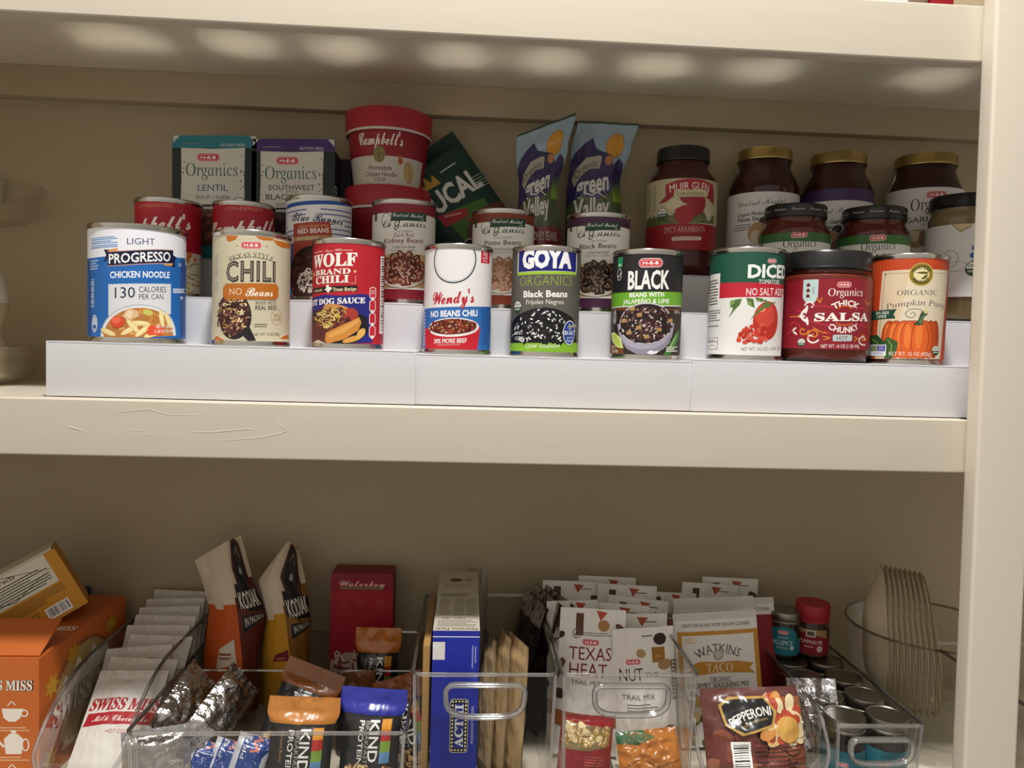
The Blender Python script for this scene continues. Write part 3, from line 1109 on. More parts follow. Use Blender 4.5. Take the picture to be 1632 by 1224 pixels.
def art_pumpkin(R):
    a = Art(436, 1055, 8.63, R, 0.02)
    base = [(0, 1, 'b8421e')]
    for i in range(26):
        lay = a.lay
        a.rect(80 + i * 28, 95, 86 + i * 28, 1055, 'c65228')
        a.lay = lay
    a.lay += 1
    a.poly([(212, 195), (775, 195), (745, 1055), (185, 1055)], 'd9ccb4')
    a.poly([(215, 200), (450, 200), (330, 1055), (190, 1055)], 'd6c2a2')
    a.line([(240, 222), (450, 226)], 3, '2f2a24')
    a.line([(238, 222), (212, 830)], 3, '2f2a24')
    a.line([(655, 226), (765, 228)], 3, '2f2a24')
    a.ell(240, 225, 9, 9, '2f2a24', 6)
    a.ell(550, 242, 110, 110, 'cbb65e', 44)
    a.ell(550, 242, 104, 104, '8a7724', 44)
    a.ell(550, 242, 70, 70, 'ded4a2', 36)
    a.poly([(500, 225), (560, 215), (610, 222), (590, 240), (530, 236)], '5f5420')
    a.poly([(545, 285), (580, 250), (605, 240), (590, 278), (560, 290)], '5f5420')
    a.text('FARMERS', 550, 172, 32, '2a2410', 175, arc=86, bold=0.03)
    a.text('MARKET', 550, 315, 30, '2a2410', 160, arc=-86, bold=0.03)
    a.text('ORGANIC', 538, 413, 48, '4a4f50', 373, font='serif', bold=-0.025)
    a.text('Pumpkin Puree', 549, 510, 52, '4a4f50', 600, font='serif', bold=-0.025, arc=1400)
    # curl and stem
    a.line([(585, 600), (540, 570), (470, 570), (430, 605), (445, 645), (490, 655), (520, 625), (500, 600), (475, 615)], 5, '3a3a30')
    # pumpkin
    for x, rx, c in ((300, 80, 'b8481c'), (690, 55, 'a83e1a'), (355, 95, 'c8541f'), (650, 72, 'bd4a1c'), (425, 98, 'd65f22'), (600, 86, 'cc541f'), (510, 100, 'dc6424'), (470, 74, 'd25a20'), (565, 80, 'da6022')):
        a.ell(x, 860, rx, 182, '7d2a12', 32)
        a.ell(x, 862, rx * 0.94, 178, c, 32)
        a.ell(x - rx * 0.15, 830, rx * 0.4, 120, 'e57a34', 20)
    a.poly([(500, 712), (540, 680), (560, 610), (580, 585), (622, 595), (618, 615), (590, 640), (575, 700), (590, 712), (550, 728)], '2f4a34')
    a.poly([(545, 700), (568, 640), (590, 610), (580, 660), (565, 715)], '5b7a4c')
    a.ell(600, 596, 24, 17, 'cfc48a', 16, 0.5)
    a.rect(150, 1048, 745, 1056, '4a1a18')
    # leaves
    a.poly([(130, 820), (200, 815), (260, 880), (250, 960), (130, 1055)], '2c4a2a')
    a.poly([(255, 880), (290, 835), (380, 885), (375, 960), (330, 1050), (270, 1040)], '35572c')
    a.line([(150, 850), (200, 890), (235, 940)], 9, '74953c')
    a.line([(290, 860), (330, 920), (320, 1000)], 9, '7fa040')
    a.poly([(130, 578), (355, 568), (330, 615), (348, 658), (132, 668)], '1e4634')
    a.text('BPA FREE', 228, 600, 27, 'dfe6da', 145, font='serif', bold=0.01)
    a.text('LINER', 225, 635, 27, 'dfe6da', 105, font='serif', bold=0.01)
    a.rect(138, 910, 282, 1020, 'e2e4e4')
    a.rect(146, 918, 200, 975, '6f8a5a')
    a.rect(203, 918, 274, 975, '4a4a9a')
    a.poly([(150, 920), (175, 968), (196, 925), (178, 972)], 'c9602a')
    a.text('NON', 238, 932, 15, 'e8e8f2', 50)
    a.text('GMO', 238, 955, 15, 'e8e8f2', 56)
    a.text('VERIFIED', 210, 995, 20, '3a5a8a', 120)
    a.text('NET WT. 15 OZ (425g)', 492, 998, 36, 'f2eadc', 380, font='serif', bold=-0.01)
    usda(a, 704, 965, 48)
    return a, base


def art_condensed(R, ph=0):
    a = Art(290, 1165, 5.75, R, 0.05)
    base = [(0, 0.46, 'd0c9b8'), (0.46, 1, 'a31a2a')]
    a.text('CONDENSED', 193 if ph == 0 else 292, 594, 22, 'c98a6a', 250, sp=1.2)
    a.text("Campbell's", 161 if ph == 0 else 290, 705, 98, 'efe6de', 570, font='script', bold=0.022, rot=2)
    for x, y, rr in ((420, 915, 22), (455, 942, 16), (408, 945, 18)):
        a.ell(x, y, rr, rr, 'c9702f', 7)
    a.blobs(lambda x, y: x > 300 and ((x - 400) / 90) ** 2 + ((y - 1060) / 95) ** 2 < 1, (310, 960, 490, 1150), 26, 34, 10, ['dcc48a', 'c9a866', 'e6d6ae', 'b98a55', '8a8a3a'], curl=True)
    a.ell(215, 870, 42, 42, 'b59a4a')
    return a, base


def art_creole(R):
    a = Art(255, 765, 6.06, R, 0.08)
    base = [(0, 0.55, '2a5f9e'), (0.55, 1, 'dedcdb')]
    a.rect(20, 90, 490, 118, '1f4a94')
    for i in range(6):
        lay = a.lay
        a.line([(25, 150 + i * 34), (250, 150 + i * 34), (490, 165 + i * 34)], 8, '24509a')
        a.lay = lay
    a.lay += 1
    a.poly([(30, 180), (160, 190), (175, 120), (250, 118), (280, 190), (440, 235), (430, 275), (240, 235), (120, 260), (40, 275)], 'e3e1e0')
    a.text('Blue Runner', 238, 205, 70, '18274e', 400, font='script', bold=0.01, rot=-6)
    a.poly([(80, 240), (330, 240), (345, 340), (345, 765), (78, 765)], 'a33a2a')
    a.text('CREOLE CREAM STYLE', 210, 268, 18, 'e0b070', 220)
    a.text('RED BEANS', 212, 300, 32, 'f0e8e0', 225, bold=0.02)
    a.rect(80, 335, 345, 368, 'b08a5a')
    a.text('NEW ORLEANS', 175, 352, 20, 'f0e2c0', 165)
    a.ell(210, 610, 185, 205, '0f0d10', 40)
    a.ell(210, 615, 172, 192, '3a1c1a', 40)
    a.blobs(lambda x, y: ((x - 210) / 160) ** 2 + ((y - 615) / 180) ** 2 < 1, (50, 440, 380, 760), 120, 18, 12, ['3f201c', '522a24', '2c1412', '643830'])
    a.blobs(lambda x, y: ((x - 175) / 62) ** 2 + ((y - 650) / 85) ** 2 < 1, (110, 560, 240, 740), 90, 13, 5, ['cfc6b8', 'b8ad9c', 'e0dace'])
    return a, base


def art_market_beans(kind):
    top, w1, w2, bw, cols = {'kidney': ('84222f', 'Dark Red', 'Kidney Beans', 290, ['6a2e22', '7d3a2a', '54221c', '8f4a36']),
                             'pinto': ('7a3320', None, 'Pinto Beans', 275, ['a97a5c', 'b98a6a', '946248', 'c69a7a']),
                             'black': ('4a2440', None, 'Black Beans', 280, ['2c1f18', '3d2c22', '1d1410', '54402f'])}[kind]

    def art(R):
        a = Art(850, 795, 5.95, R, 0.05)
        base = [(0, 0.105, top), (0.105, 0.90, 'e6e3da'), (0.90, 1, top)]
        a.rect(760, 192, 1005, 250, '1d4230')
        a.text('Central Market', 882, 210, 28, 'e6ece4', 225, font='script', rot=-2)
        a.text('H-E-B', 975, 238, 9, 'e6ece4', 30)
        a.text('Organics', 852, 262, 60, '2e3a33', 320, font='script', bold=-0.028)
        a.ring(725, 240, 40, 52, 5, '3a443c')
        a.line([(780, 292), (900, 286), (1010, 290)], 3, '55605a')
        a.text('Low Sodium', 850, 322, 17, '4a4440', 125, font='serif', bold=-0.01)
        y = 350
        if w1:
            a.text(w1, 850, 348, 28, '6d2a2c', 140)
            y = 385
        else:
            y = 358
        a.text(w2, 850, y, 34, '6d2a2c' if kind == 'kidney' else '3a2e28', bw, bold=0.008)
        a.text('A Fat Free Food', 850, y + 46, 19, '3c3834', 160, font='serif')
        a.text('Good Source of Fiber', 850, y + 68, 15, '5a5248', 180, font='serif', bold=-0.01)
        a.poly([(650, 500), (760, 480), (950, 480), (1045, 500), (1045, 600), (650, 600)], 'cdb482')
        a.poly([(640, 600), (1060, 600), (1060, 715), (640, 715)], 'b39468')
        a.ell(850, 620, 150, 95, 'cfc6b4', 36)
        ins = lambda x, y: ((x - 850) / 140) ** 2 + ((y - 590) / 108) ** 2 < 1 and y < 690
        a.blobs(ins, (700, 480, 995, 695), 90, 32, 21, cols, shine='c9a890' if kind != 'black' else '8a7460')
        a.line([(715, 665), (770, 700), (850, 712), (930, 700), (985, 665)], 10, 'd6cec0')
        a.rect(645, 170, 660, 235, '1d4230')
        return a, base
    return art


can('soup_can', 'wide blue and white chicken noodle can, first of the front row from the left', -0.3500, 0.8200, TZ[0], 0.0480, 0.1190, art_light_soup, 0)
can('chili_can', 'cream corrugated-look chili can with orange plaque, second in the front row', -0.2295, 0.8110, TZ[0], 0.0400, 0.1165, art_texas_chili, 0)
can('chili_can', 'red and blue hot dog sauce can with barcode turned to its right', -0.1283, 0.8085, TZ[0], 0.0383, 0.1115, art_red_hotdog, -1)
can('chili_can', 'white chili can with round emblem and blue base in the front row', -0.0130, 0.8095, TZ[0] - 0.0026, 0.0369, 0.1130, art_white_chili, 0)
can('bean_can', 'grey front-row can with big dark blue panel and pile of black beans', 0.0808, 0.8100, TZ[0] - 0.0026, 0.0378, 0.1145, art_grey_blackbeans, 0)
can('bean_can', 'black front-row can with lime green band and bean bowl picture', 0.1913, 0.8120, TZ[0] - 0.0026, 0.0388, 0.1150, art_black_jalapeno, 0)
can('tomato_can', 'green, red and white diced tomato can beside the salsa jar', 0.3005, 0.8110, TZ[0], 0.0403, 0.1180, art_diced, 0)
can('pumpkin_can', 'orange and cream pumpkin puree can at the right end of the front row', 0.4825, 0.8110, TZ[0], 0.0402, 0.1180, art_pumpkin, 0)
can('soup_can', 'red condensed soup can behind the wide blue soup can', -0.3479, 0.8950, TZ[1], 0.0364, 0.1090, lambda R: art_condensed(R, 0), 0)
can('soup_can', 'red condensed soup can behind the cream chili can', -0.2630, 0.8950, TZ[1], 0.0348, 0.1090, lambda R: art_condensed(R, 1), 0)
can('bean_can', 'red bean can with blue and white stripes behind the hot dog sauce can', -0.1774, 0.8955, TZ[1], 0.0381, 0.1180, art_creole, 0)
can('bean_can', 'kidney bean can with white label and dark red top band', -0.0793, 0.8950, TZ[1], 0.0376, 0.1175, art_market_beans('kidney'), 0)
can('bean_can', 'pinto bean can with white label and brown top band, half behind two front cans', 0.0370, 0.8950, TZ[1] - 0.0026, 0.0373, 0.1140, art_market_beans('pinto'), 0)
can('bean_can', 'black bean can with white label and purple top band', 0.1500, 0.8950, TZ[1] - 0.0026, 0.0380, 0.1140, art_market_beans('black'), 0)

# ------------------------------------------------------------------ sauce jars
SAUCE = {}


def sauce(col):
    if col not in SAUCE:
        SAUCE[col] = mat('sauce_' + col, col, 0.55, spec=0.3, mottling=0.35)
    return SAUCE[col]


def jar(name, label, X, Y, z, r, rl, h, lid_h, sh, lab, art, scol, lidm, turn=0.0, squat=False, group=None, lidprint=None, fill=None):
    """glass jar: r body radius, rl lid radius, h full height, sh height where the shoulder starts, lab (z0, z1) label band"""
    t = thing(name, label, 'jar', (X, Y, z), -atan2(X, Y) + radians(turn), group)
    zl = h - lid_h
    rn = rl * 0.95
    prof = [(0, 0.002), (r * 0.78, 0.002), (r * 0.84, 0.0), (r * 0.93, 0.0015), (r * 0.99, 0.007), (r, 0.013)]
    prof += [(r, sh - 0.004)]
    for i in range(1, 9):
        q = i / 8
        prof.append((rn + (r - rn) * (0.5 + 0.5 * cos(pi * q)), sh - 0.004 + (zl - sh + 0.000) * q))
    prof += [(rn, zl + 0.003), (rn * 0.97, h - 0.002)]
    MB().lathe(prof, GLASS, n=80).build('glass', t)
    inner = [(max(0, p[0] - 0.0022), p[1] + (0.003 if i < 4 else 0)) for i, p in enumerate(prof)]
    zf = zl - 0.001 if fill is None else fill
    inn = [p for p in inner if p[1] <= zf]
    inn.append((inn[-1][0] * 0.99, zf))
    inn.append((0.0, zf))
    MB().lathe(inn, sauce(scol), n=80).build('contents', t)
    lp = [(rl * 0.9, zl + 0.002), (rl * 0.985, zl - 0.0005), (rl, zl + 0.0012), (rl * 0.985, zl + 0.003), (rl * 0.985, h - 0.003), (rl * 0.95, h - 0.0005), (rl * 0.86, h), (rl * 0.82, h - 0.0012), (0, h - 0.0012)]
    m = MB().lathe(lp, lidm, n=80)
    if lidprint:
        b = Art(0, 0, 1)
        for i in range(7):
            b.text(lidprint[0], -60 + i * 21, -(zl + lid_h * 0.52) * 1000, 3.0, lidprint[1], 15, font='script')
        b.into(m, cyl(rl * 0.987, 0), PAPER, step=2)
    m.build('lid', t)
    if art:
        a, base = art(r * 1000)
        m = MB()
        f = cyl(r + 0.0003, lab[0])
        H = lab[1] - lab[0]
        n = 120
        for v0, v1, c in base:
            vs, fs = [], []
            for q in range(n + 1):
                u = (q / n - 0.5) * 1.84 * pi * r
                vs += [f(u, v0 * H, 0), f(u, v1 * H, 0)]
            for q in range(n):
                fs.append([2 * q, 2 * q + 2, 2 * q + 3, 2 * q + 1])
            m.add(vs, fs, PAPER, c)
        a.into(m, f, PAPER, step=1.9, vmax=H * 1000)
        m.build('label', t)
    return t


def art_salsa(R):
    a = Art(815, 645, 5.3, R, 0.03)
    base = [(0, 1, '6e1420')]
    a.rect(582, 236, 1062, 650, '8a1a28')
    a.poly([(694, 236), (777, 238), (777, 345), (760, 372), (712, 370), (694, 342)], 'b9cfd0')
    for y in (268, 300, 332):
        a.poly([(722, y - 14), (732, y - 2), (734, y + 6), (722, y + 12), (711, y + 6), (713, y - 4)], '6e1a1c')
    a.text('HOT', 752, 300, 15, '7c2a2c', 40, rot=90)
    heb(a, 917, 272, 84)
    a.text('Organics', 938, 315, 44, 'f2e8e0', 215, font='serif', bold=-0.02)
    a.text('THICK', 934, 378, 34, 'f4ebe4', 168, arc=150, bold=0.03)
    a.text('SALSA', 933, 458, 46, 'f6f0ea', 345, font='serif', bold=0.045)
    a.text('CHUNKY', 929, 535, 34, 'f4ebe4', 186, arc=-150, bold=0.03)
    a.line([(890, 408), (910, 396), (940, 396), (962, 408)], 8, 'c9682e')
    a.line([(880, 492), (905, 505), (945, 506), (970, 496)], 8, 'c9682e')
    a.rrect(868, 562, 972, 600, 8, 'b9c6c8')
    a.text('HOT', 920, 582, 24, '6e1a1c', 62)
    a.text('NET WT. 16 OZ (1 LB) 454g', 920, 628, 21, 'efe4de', 232)
    usda(a, 698, 606, 25)
    # folk flourishes
    for (x, y), ro in (((700, 425), -0.9), ((690, 450), 0.0), ((705, 470), 0.7), ((725, 480), 1.4), ((718, 412), -1.4)):
        a.ell(x, y, 26, 8, 'efe6e0', 12, ro)
    for (x, y), ro in (((655, 525), -0.6), ((660, 548), 0.6)):
        a.ell(x, y, 18, 6, 'efe6e0', 12, ro)
    def curl(x, y, r, col, wd, q0=0.0, turns=1.6, sg=1):
        a.line([(x + r * (1 - i / 22) * cos(q0 + sg * i / 20 * turns * 2 * pi), y + r * (1 - i / 22) * sin(q0 + sg * i / 20 * turns * 2 * pi)) for i in range(21)], wd, col)
    curl(742, 395, 36, 'efe6e0', 8, 3.4, 0.6)
    curl(755, 575, 40, 'efe6e0', 9, 0.4, 0.8)
    curl(765, 560, 34, 'd07a2e', 9, 2.6, 1.2)
    curl(705, 535, 30, 'd07a2e', 8, 0, 1.0)
    curl(1035, 590, 34, 'efe6e0', 8, 1.2, 0.9)
    curl(1036, 575, 26, 'd07a2e', 7, 0, 1.1)
    for P in ([(625, 450), (680, 450)], [(770, 345), (790, 375), (800, 345)], [(760, 520), (810, 548), (840, 552)], [(815, 570), (855, 580), (820, 592)], [(985, 575), (1005, 585), (985, 598)], [(1035, 360), (1045, 385), (1060, 370)]):
        a.line(P, 7, 'd07a2e')
    for P in ([(660, 410), (690, 425)], [(740, 390), (860, 400)], [(625, 500), (650, 480)], [(985, 410), (1030, 405)], [(1000, 500), (1050, 520)], [(640, 480), (680, 500), (690, 520)], [(740, 480), (800, 500), (850, 510)], [(615, 560), (640, 530)], [(820, 540), (860, 560)]):
        a.line(P, 6, 'c42c40')
    a.rect(552, 525, 580, 625, 'e2dcd6')
    for i in range(8):
        a.rect(556, 532 + i * 11, 576, 537 + i * 11, '4a4444')
    return a, base


def art_arrabbiata(R):
    a = Art(372, 1003, 5.563 * 1.20, R, 0.04)
    base = [(0, 0.37, '9c1c26'), (0.37, 1, 'c2b894')]
    a.rect(60, 700, 660, 775, '5f6a3e')
    a.blobs(lambda x, y: 695 < y < 775, (60, 690, 660, 775), 70, 22, 9, ['4d5a34', '6f7a48', '7f6a40', '3f4a2c'])
    a.poly([(180, 580), (215, 540), (185, 585), (240, 520), (230, 455), (300, 425), (430, 405), (560, 415), (640, 445), (650, 520), (655, 615), (600, 560), (560, 540), (430, 520), (300, 540), (240, 580)], '93202c')
    a.poly([(228, 430), (330, 400), (430, 390), (540, 398), (640, 430), (640, 520), (540, 492), (430, 484), (330, 495), (235, 525)], 'a8232f')
    a.text('MUIR GLEN', 448, 452, 66, 'ece2d2', 372, arc=1050, bold=0.005)
    a.ell(450, 548, 95, 62, '8e1d22', 28)
    a.ell(500, 600, 95, 110, '98202a', 28)
    a.ell(405, 690, 88, 92, 'a3262c', 28)
    a.poly([(230, 600), (320, 560), (380, 600), (432, 612), (380, 625), (320, 650), (240, 640)], 'cfc6a0')
    a.rrect(305, 488, 598, 548, 28, 'c9c09a')
    a.text('ORGANIC', 452, 520, 30, '4a4030', 245, sp=1.1, arc=900)
    a.text('SPICY ARRABBIATA', 415, 828, 52, 'd8c8b4', 375, bold=-0.02)
    a.text('PASTA SAUCE', 422, 876, 18, '5a1016', 290)
    a.rrect(300, 893, 556, 926, 15, 'd8ccb0')
    a.text('NO SUGAR ADDED*', 428, 909, 17, '6a3a2c', 220)
    a.line([(65, 845), (230, 850)], 3, '6a1016')
    a.line([(65, 910), (300, 915)], 3, '6a1016')
    a.ell(612, 690, 40, 62, 'cfc6a8')
    a.ring(612, 690, 30, 48, 4, '7a6a4c')
    usda(a, 211, 678, 50)
    for i in range(9):
        a.ell(138, 430 + i * 26, 12, 9, '6f6a4a', 6)
    a.greek(70, 430, 110, 640, 9, '8a8466', 0.4)
    return a, base


def art_market_sauce(purple, w):
    def art(R):
        a = Art(1090, 1062 if purple else 1111, 5.563 * 1.21, R, 0.03)
        base = [(0, 1, 'dcd9d6')] if not purple else [(0, 0.85, 'dcd9d6'), (0.85, 1, '43285a')]
        a.text('Central Market', 1080, 545, 50, '2c2a2c', 440, font='script', bold=-0.03, rot=2)
        a.rect(1190, 566, 1280, 574, '2c2a2c')
        a.text(w, 1015, 645, 34, '2a2526', 310, bold=0.02)
        a.text('Pasta Sauce', 1003, 690, 34, '2a2526', 270, bold=0.02)
        a.greek(855, 735, 1010, 800, 3, '5a5250', 0.35)
        a.ell(1110, 740, 50, 62, '1d1712', 20)
        a.ell(1060, 820, 90, 95, 'b08a5a', 24)
        a.ell(1040, 850, 46, 60, 'cdbca0', 20)
        a.ell(1120, 870, 60, 70, '8a5f3c', 20)
        a.text('NET WT. 24 OZ (1 LB 8 OZ)', 950, 925, 28, '3a3230', 210)
        return a, base
    return art


def art_garlic(R):
    a = Art(905, 990, 4.636 * 1.21, R, 0.03)
    base = [(0, 0.1, '43285a'), (0.1, 1, 'dcd8d4')]
    heb(a, 990, 418, 145)
    a.text('Organics', 990, 485, 90, '2a2c2a', 330, font='serif', bold=-0.035)
    a.text('GARLIC', 905, 598, 40, '2e2640', 240, bold=0.005)
    a.text('PASTA SAUCE', 980, 640, 18, '4a3a4a', 150)
    a.ell(870, 740, 90, 70, 'a8875e', 24)
    a.ell(850, 720, 50, 42, 'd0c2a8', 18)
    a.ell(915, 740, 30, 60, '7d5a34', 18)
    return a, base


def art_salsa_small(R):
    a = Art(555, 1282, 4.636 * 1.34, R, 0.05)
    base = [(0, 0.875, 'dedcd4'), (0.875, 1, '3a6a34')]
    heb(a, 590, 762, 118)
    a.text('Organics', 605, 822, 62, '2c302c', 250, font='serif', bold=-0.03)
    a.text('SALSA', 600, 910, 50, '6a2a2a', 220, bold=0.02)
    a.rect(285, 800, 330, 850, '6a1a24')
    return a, base


def art_alfredo(R):
    a = Art(1150, 1270, 4.636 * 1.33, R, 0.02)
    base = [(0, 1, 'dcdad8')]
    a.poly([(1035, 665), (1110, 640), (1200, 720), (1185, 750), (1120, 785), (1060, 725)], 'c9b98c')
    a.poly([(1060, 725), (1120, 785), (1185, 750), (1190, 735), (1118, 768), (1050, 705)], 'a89462')
    a.text('Organics', 1400, 725, 60, '2c302c', 350, font='serif', bold=-0.03)
    for q in range(12):
        a.ell(1280 + 75 * cos(q * pi / 6), 960 + 110 * sin(q * pi / 6), 16, 22, '2c5a9a', 10)
    a.ell(1280, 960, 62, 98, 'dcdad8', 24)
    a.ring(1280, 960, 55, 90, 8, '2c5a9a')
    a.ring(1060, 980, 60, 70, 10, 'b5b1ac')
    a.ring(1110, 1040, 80, 40, 8, 'bdb9b4')
    usda(a, 1220, 1060, 58)
    return a, base


def ztop(px, py, Y, z):
    return at(px, py, Y).z - z


jar('salsa_jar', 'black-lidded jar of red chunky salsa between the tomato and pumpkin cans', 0.3932, 0.8190, TZ[0], 0.0476, 0.0474, 0.1190, 0.0195, 0.0960, (0.0140, 0.0890), art_salsa, '7a2a14', BLACKLID, 0)
jar('sauce_jar', 'tall jar of red pasta sauce with black lid and cream tomato label', 0.2735, 0.985, TZ[2], 0.0452, 0.0345, ztop(1089, 232, 0.96, TZ[2]), 0.018, 0.1230, (0.0325, 0.1210), art_arrabbiata, '541510', BLACKLID, 0)
zz = ztop(1216, 234, 0.96, TZ[2])
jar('sauce_jar', 'tall gold-lidded sauce jar with plain white label, left of the purple-banded one', 0.3825, 0.985, TZ[2], 0.0452, 0.0350, zz, 0.0145, zz - 0.0500, (0.016, 0.1090), art_market_sauce(False, 'Organic Mushroom'), '451210', GOLDLID, 0)
zz = ztop(1333, 241, 0.96, TZ[2])
jar('sauce_jar', 'tall gold-lidded sauce jar with a purple band above its white label', 0.4820, 0.985, TZ[2], 0.0452, 0.0355, zz, 0.0145, zz - 0.0500, (0.016, 0.1170), art_market_sauce(True, 'Organic Garlic'), '451210', GOLDLID, 0)
zz = ztop(1478, 243, 0.96, TZ[2])
jar('sauce_jar', 'wide gold-lidded sauce jar behind the cream sauce jar at the right', 0.6030, 0.987, TZ[2], 0.0470, 0.0385, zz, 0.0145, zz - 0.0500, (0.016, 0.1235), art_garlic, '401012', GOLDLID, 0)
zz = ztop(1271, 322, 0.868, TZ[1])
jar('salsa_jar', 'small green-labelled salsa jar with black lid behind the big salsa jar', 0.3905, 0.9000, TZ[1], 0.0405, 0.0365, zz, 0.0150, zz - 0.0300, (0.014, at(1271, 370, 0.862).z - TZ[1]), art_salsa_small, '6a2012', BLACKLID, 0, lidprint=('Premium', 'b5b2aa'))
zz = ztop(1398, 326, 0.868, TZ[1])
jar('salsa_jar', 'small green-labelled salsa jar with black lid behind the pumpkin can', 0.4885, 0.9000, TZ[1], 0.0410, 0.0370, zz, 0.0150, zz - 0.0300, (0.014, at(1398, 374, 0.862).z - TZ[1]), art_salsa_small, '6a2012', BLACKLID, 0, lidprint=('Premium', 'b5b2aa'))
zz = ztop(1535, 308, 0.87, TZ[1])
jar('cream_sauce_jar', 'jar of pale cream sauce with black lid, cut off by the right upright', 0.6010, 0.8945, TZ[1], 0.0430, 0.0415, zz, 0.0150, zz - 0.026, (0.0290, zz - 0.0375), art_alfredo, '9a8a66', BLACKLID, 0)


# ------------------------------------------------------------------ cartons, cups and pouches on the back step
def carton(name, label, X, Y, z, w_, d, h, front, base='1d2a2c', right=None, top=None, rot=0, tilt=None, group=None, m=CARD, bev=0.0012, cat='carton'):
    t = thing(name, label, cat, (X, Y, z), radians(rot), group)
    if tilt:
        t.rotation_euler = tilt
    b = MB().box(-w_ / 2, w_ / 2, -d / 2, d / 2, 0, h, m, base, bev=bev)
    if front:
        front.into(b, face_front(-d / 2, 0), m, step=400)
    if right:
        right.into(b, face_right(w_ / 2, 0), m, step=400)
    if top:
        top.into(b, face_top(h, -d / 2), m, step=400)
    b.build('box', t)
    return t


def art_soup_carton(band, words, photo):
    a = Art(598, 560 + 320, 5.06, None, 0.035)
    a.rect(350, 130, 855, 205, band)
    a.rect(350, 205, 855, 560, '222a2b')
    for x in (355, 850):
        a.poly([(x, 132), (x + (40 if x < 500 else -40), 132), (x, 175)], 'c9c6bd')
    a.text('GLUTEN FREE', 712, 186, 17, 'c6c9c4', 145, font='serif', bold=0.01)
    a.greek(415, 176, 535, 190, 1, '6f7f82', 0.5)
    a.poly([(403, 205), (600, 210), (785, 203), (782, 400), (786, 552), (600, 545), (402, 552), (406, 380)], 'd6d2c8')
    a.blobs(lambda x, y: abs(x - 595) > 165, (412, 225, 780, 535), 26, 6, 4, ['4a5560', '7a7a78', '9a9690'])
    heb(a, 566, 262, 140)
    a.text('Organics', 594, 335, 78, '3d6a4a', 312, font='serif', bold=-0.03)
    for tt, y, hh, wd, cc in words:
        a.text(tt, 594, y, hh, cc, wd, bold=0.005)
    usda(a, 752, 548, 46)
    a.rect(350, 565, 855, 800, photo[0])
    a.rect(350, 560, 855, 575, 'b5b1a6')
    a.blobs(lambda x, y: True, (360, 590, 850, 790), 90, 22, 15, photo[1])
    a.rect(350, 800, 855, 880, band)
    return a


d = 0.062
fx = at(342, 415, 0.942)
fl = art_soup_carton('2a7a86', [('LENTIL', 445, 38, 180, '2c5f72'), ('SOUP \u2022 SOPA', 502, 22, 205, '45555c')], ('54382c', ['6a3f2c', '7a4a34', '4a2a20', '8a5a3c']))
carton('soup_carton', 'lentil soup carton with teal top band', -0.3135, 0.942 + d / 2, TZ[2], 0.0960, d, at(342, 222, 0.942).z - TZ[2], fl, '1f2829')
fb = art_soup_carton('4a2f6e', [('SOUTHWEST', 425, 32, 280, '3a3440'), ('STYLE', 452, 13, 66, '3a3440'), ('BLACK BEAN', 482, 34, 312, '3a3440'), ('SOUP \u2022 SOPA', 528, 20, 190, '45424c')], ('2a1c1c', ['3a2220', '4a2a26', '241414', '553430']))
rb_ = Art(0, 130, 1)
rb_.rect(-31, 0, 31, 24, '3a2558')
barcode(rb_, -14, 30, 14, 84, True)
hb = at(460, 229, 0.942).z - TZ[2]
carton('soup_carton', 'southwest black bean soup carton with purple top band, in front of its twin', -0.2195, 0.942 + d / 2, TZ[2], 0.0930, d, hb, fb, '2a2230', right=rb_)
carton('soup_carton', 'purple soup carton mostly hidden behind the black bean soup carton', -0.2060, 0.942 + d + 0.003 + 0.014, TZ[2], 0.0930, 0.026, hb, None, '2c2236')

m_cup = PAPER


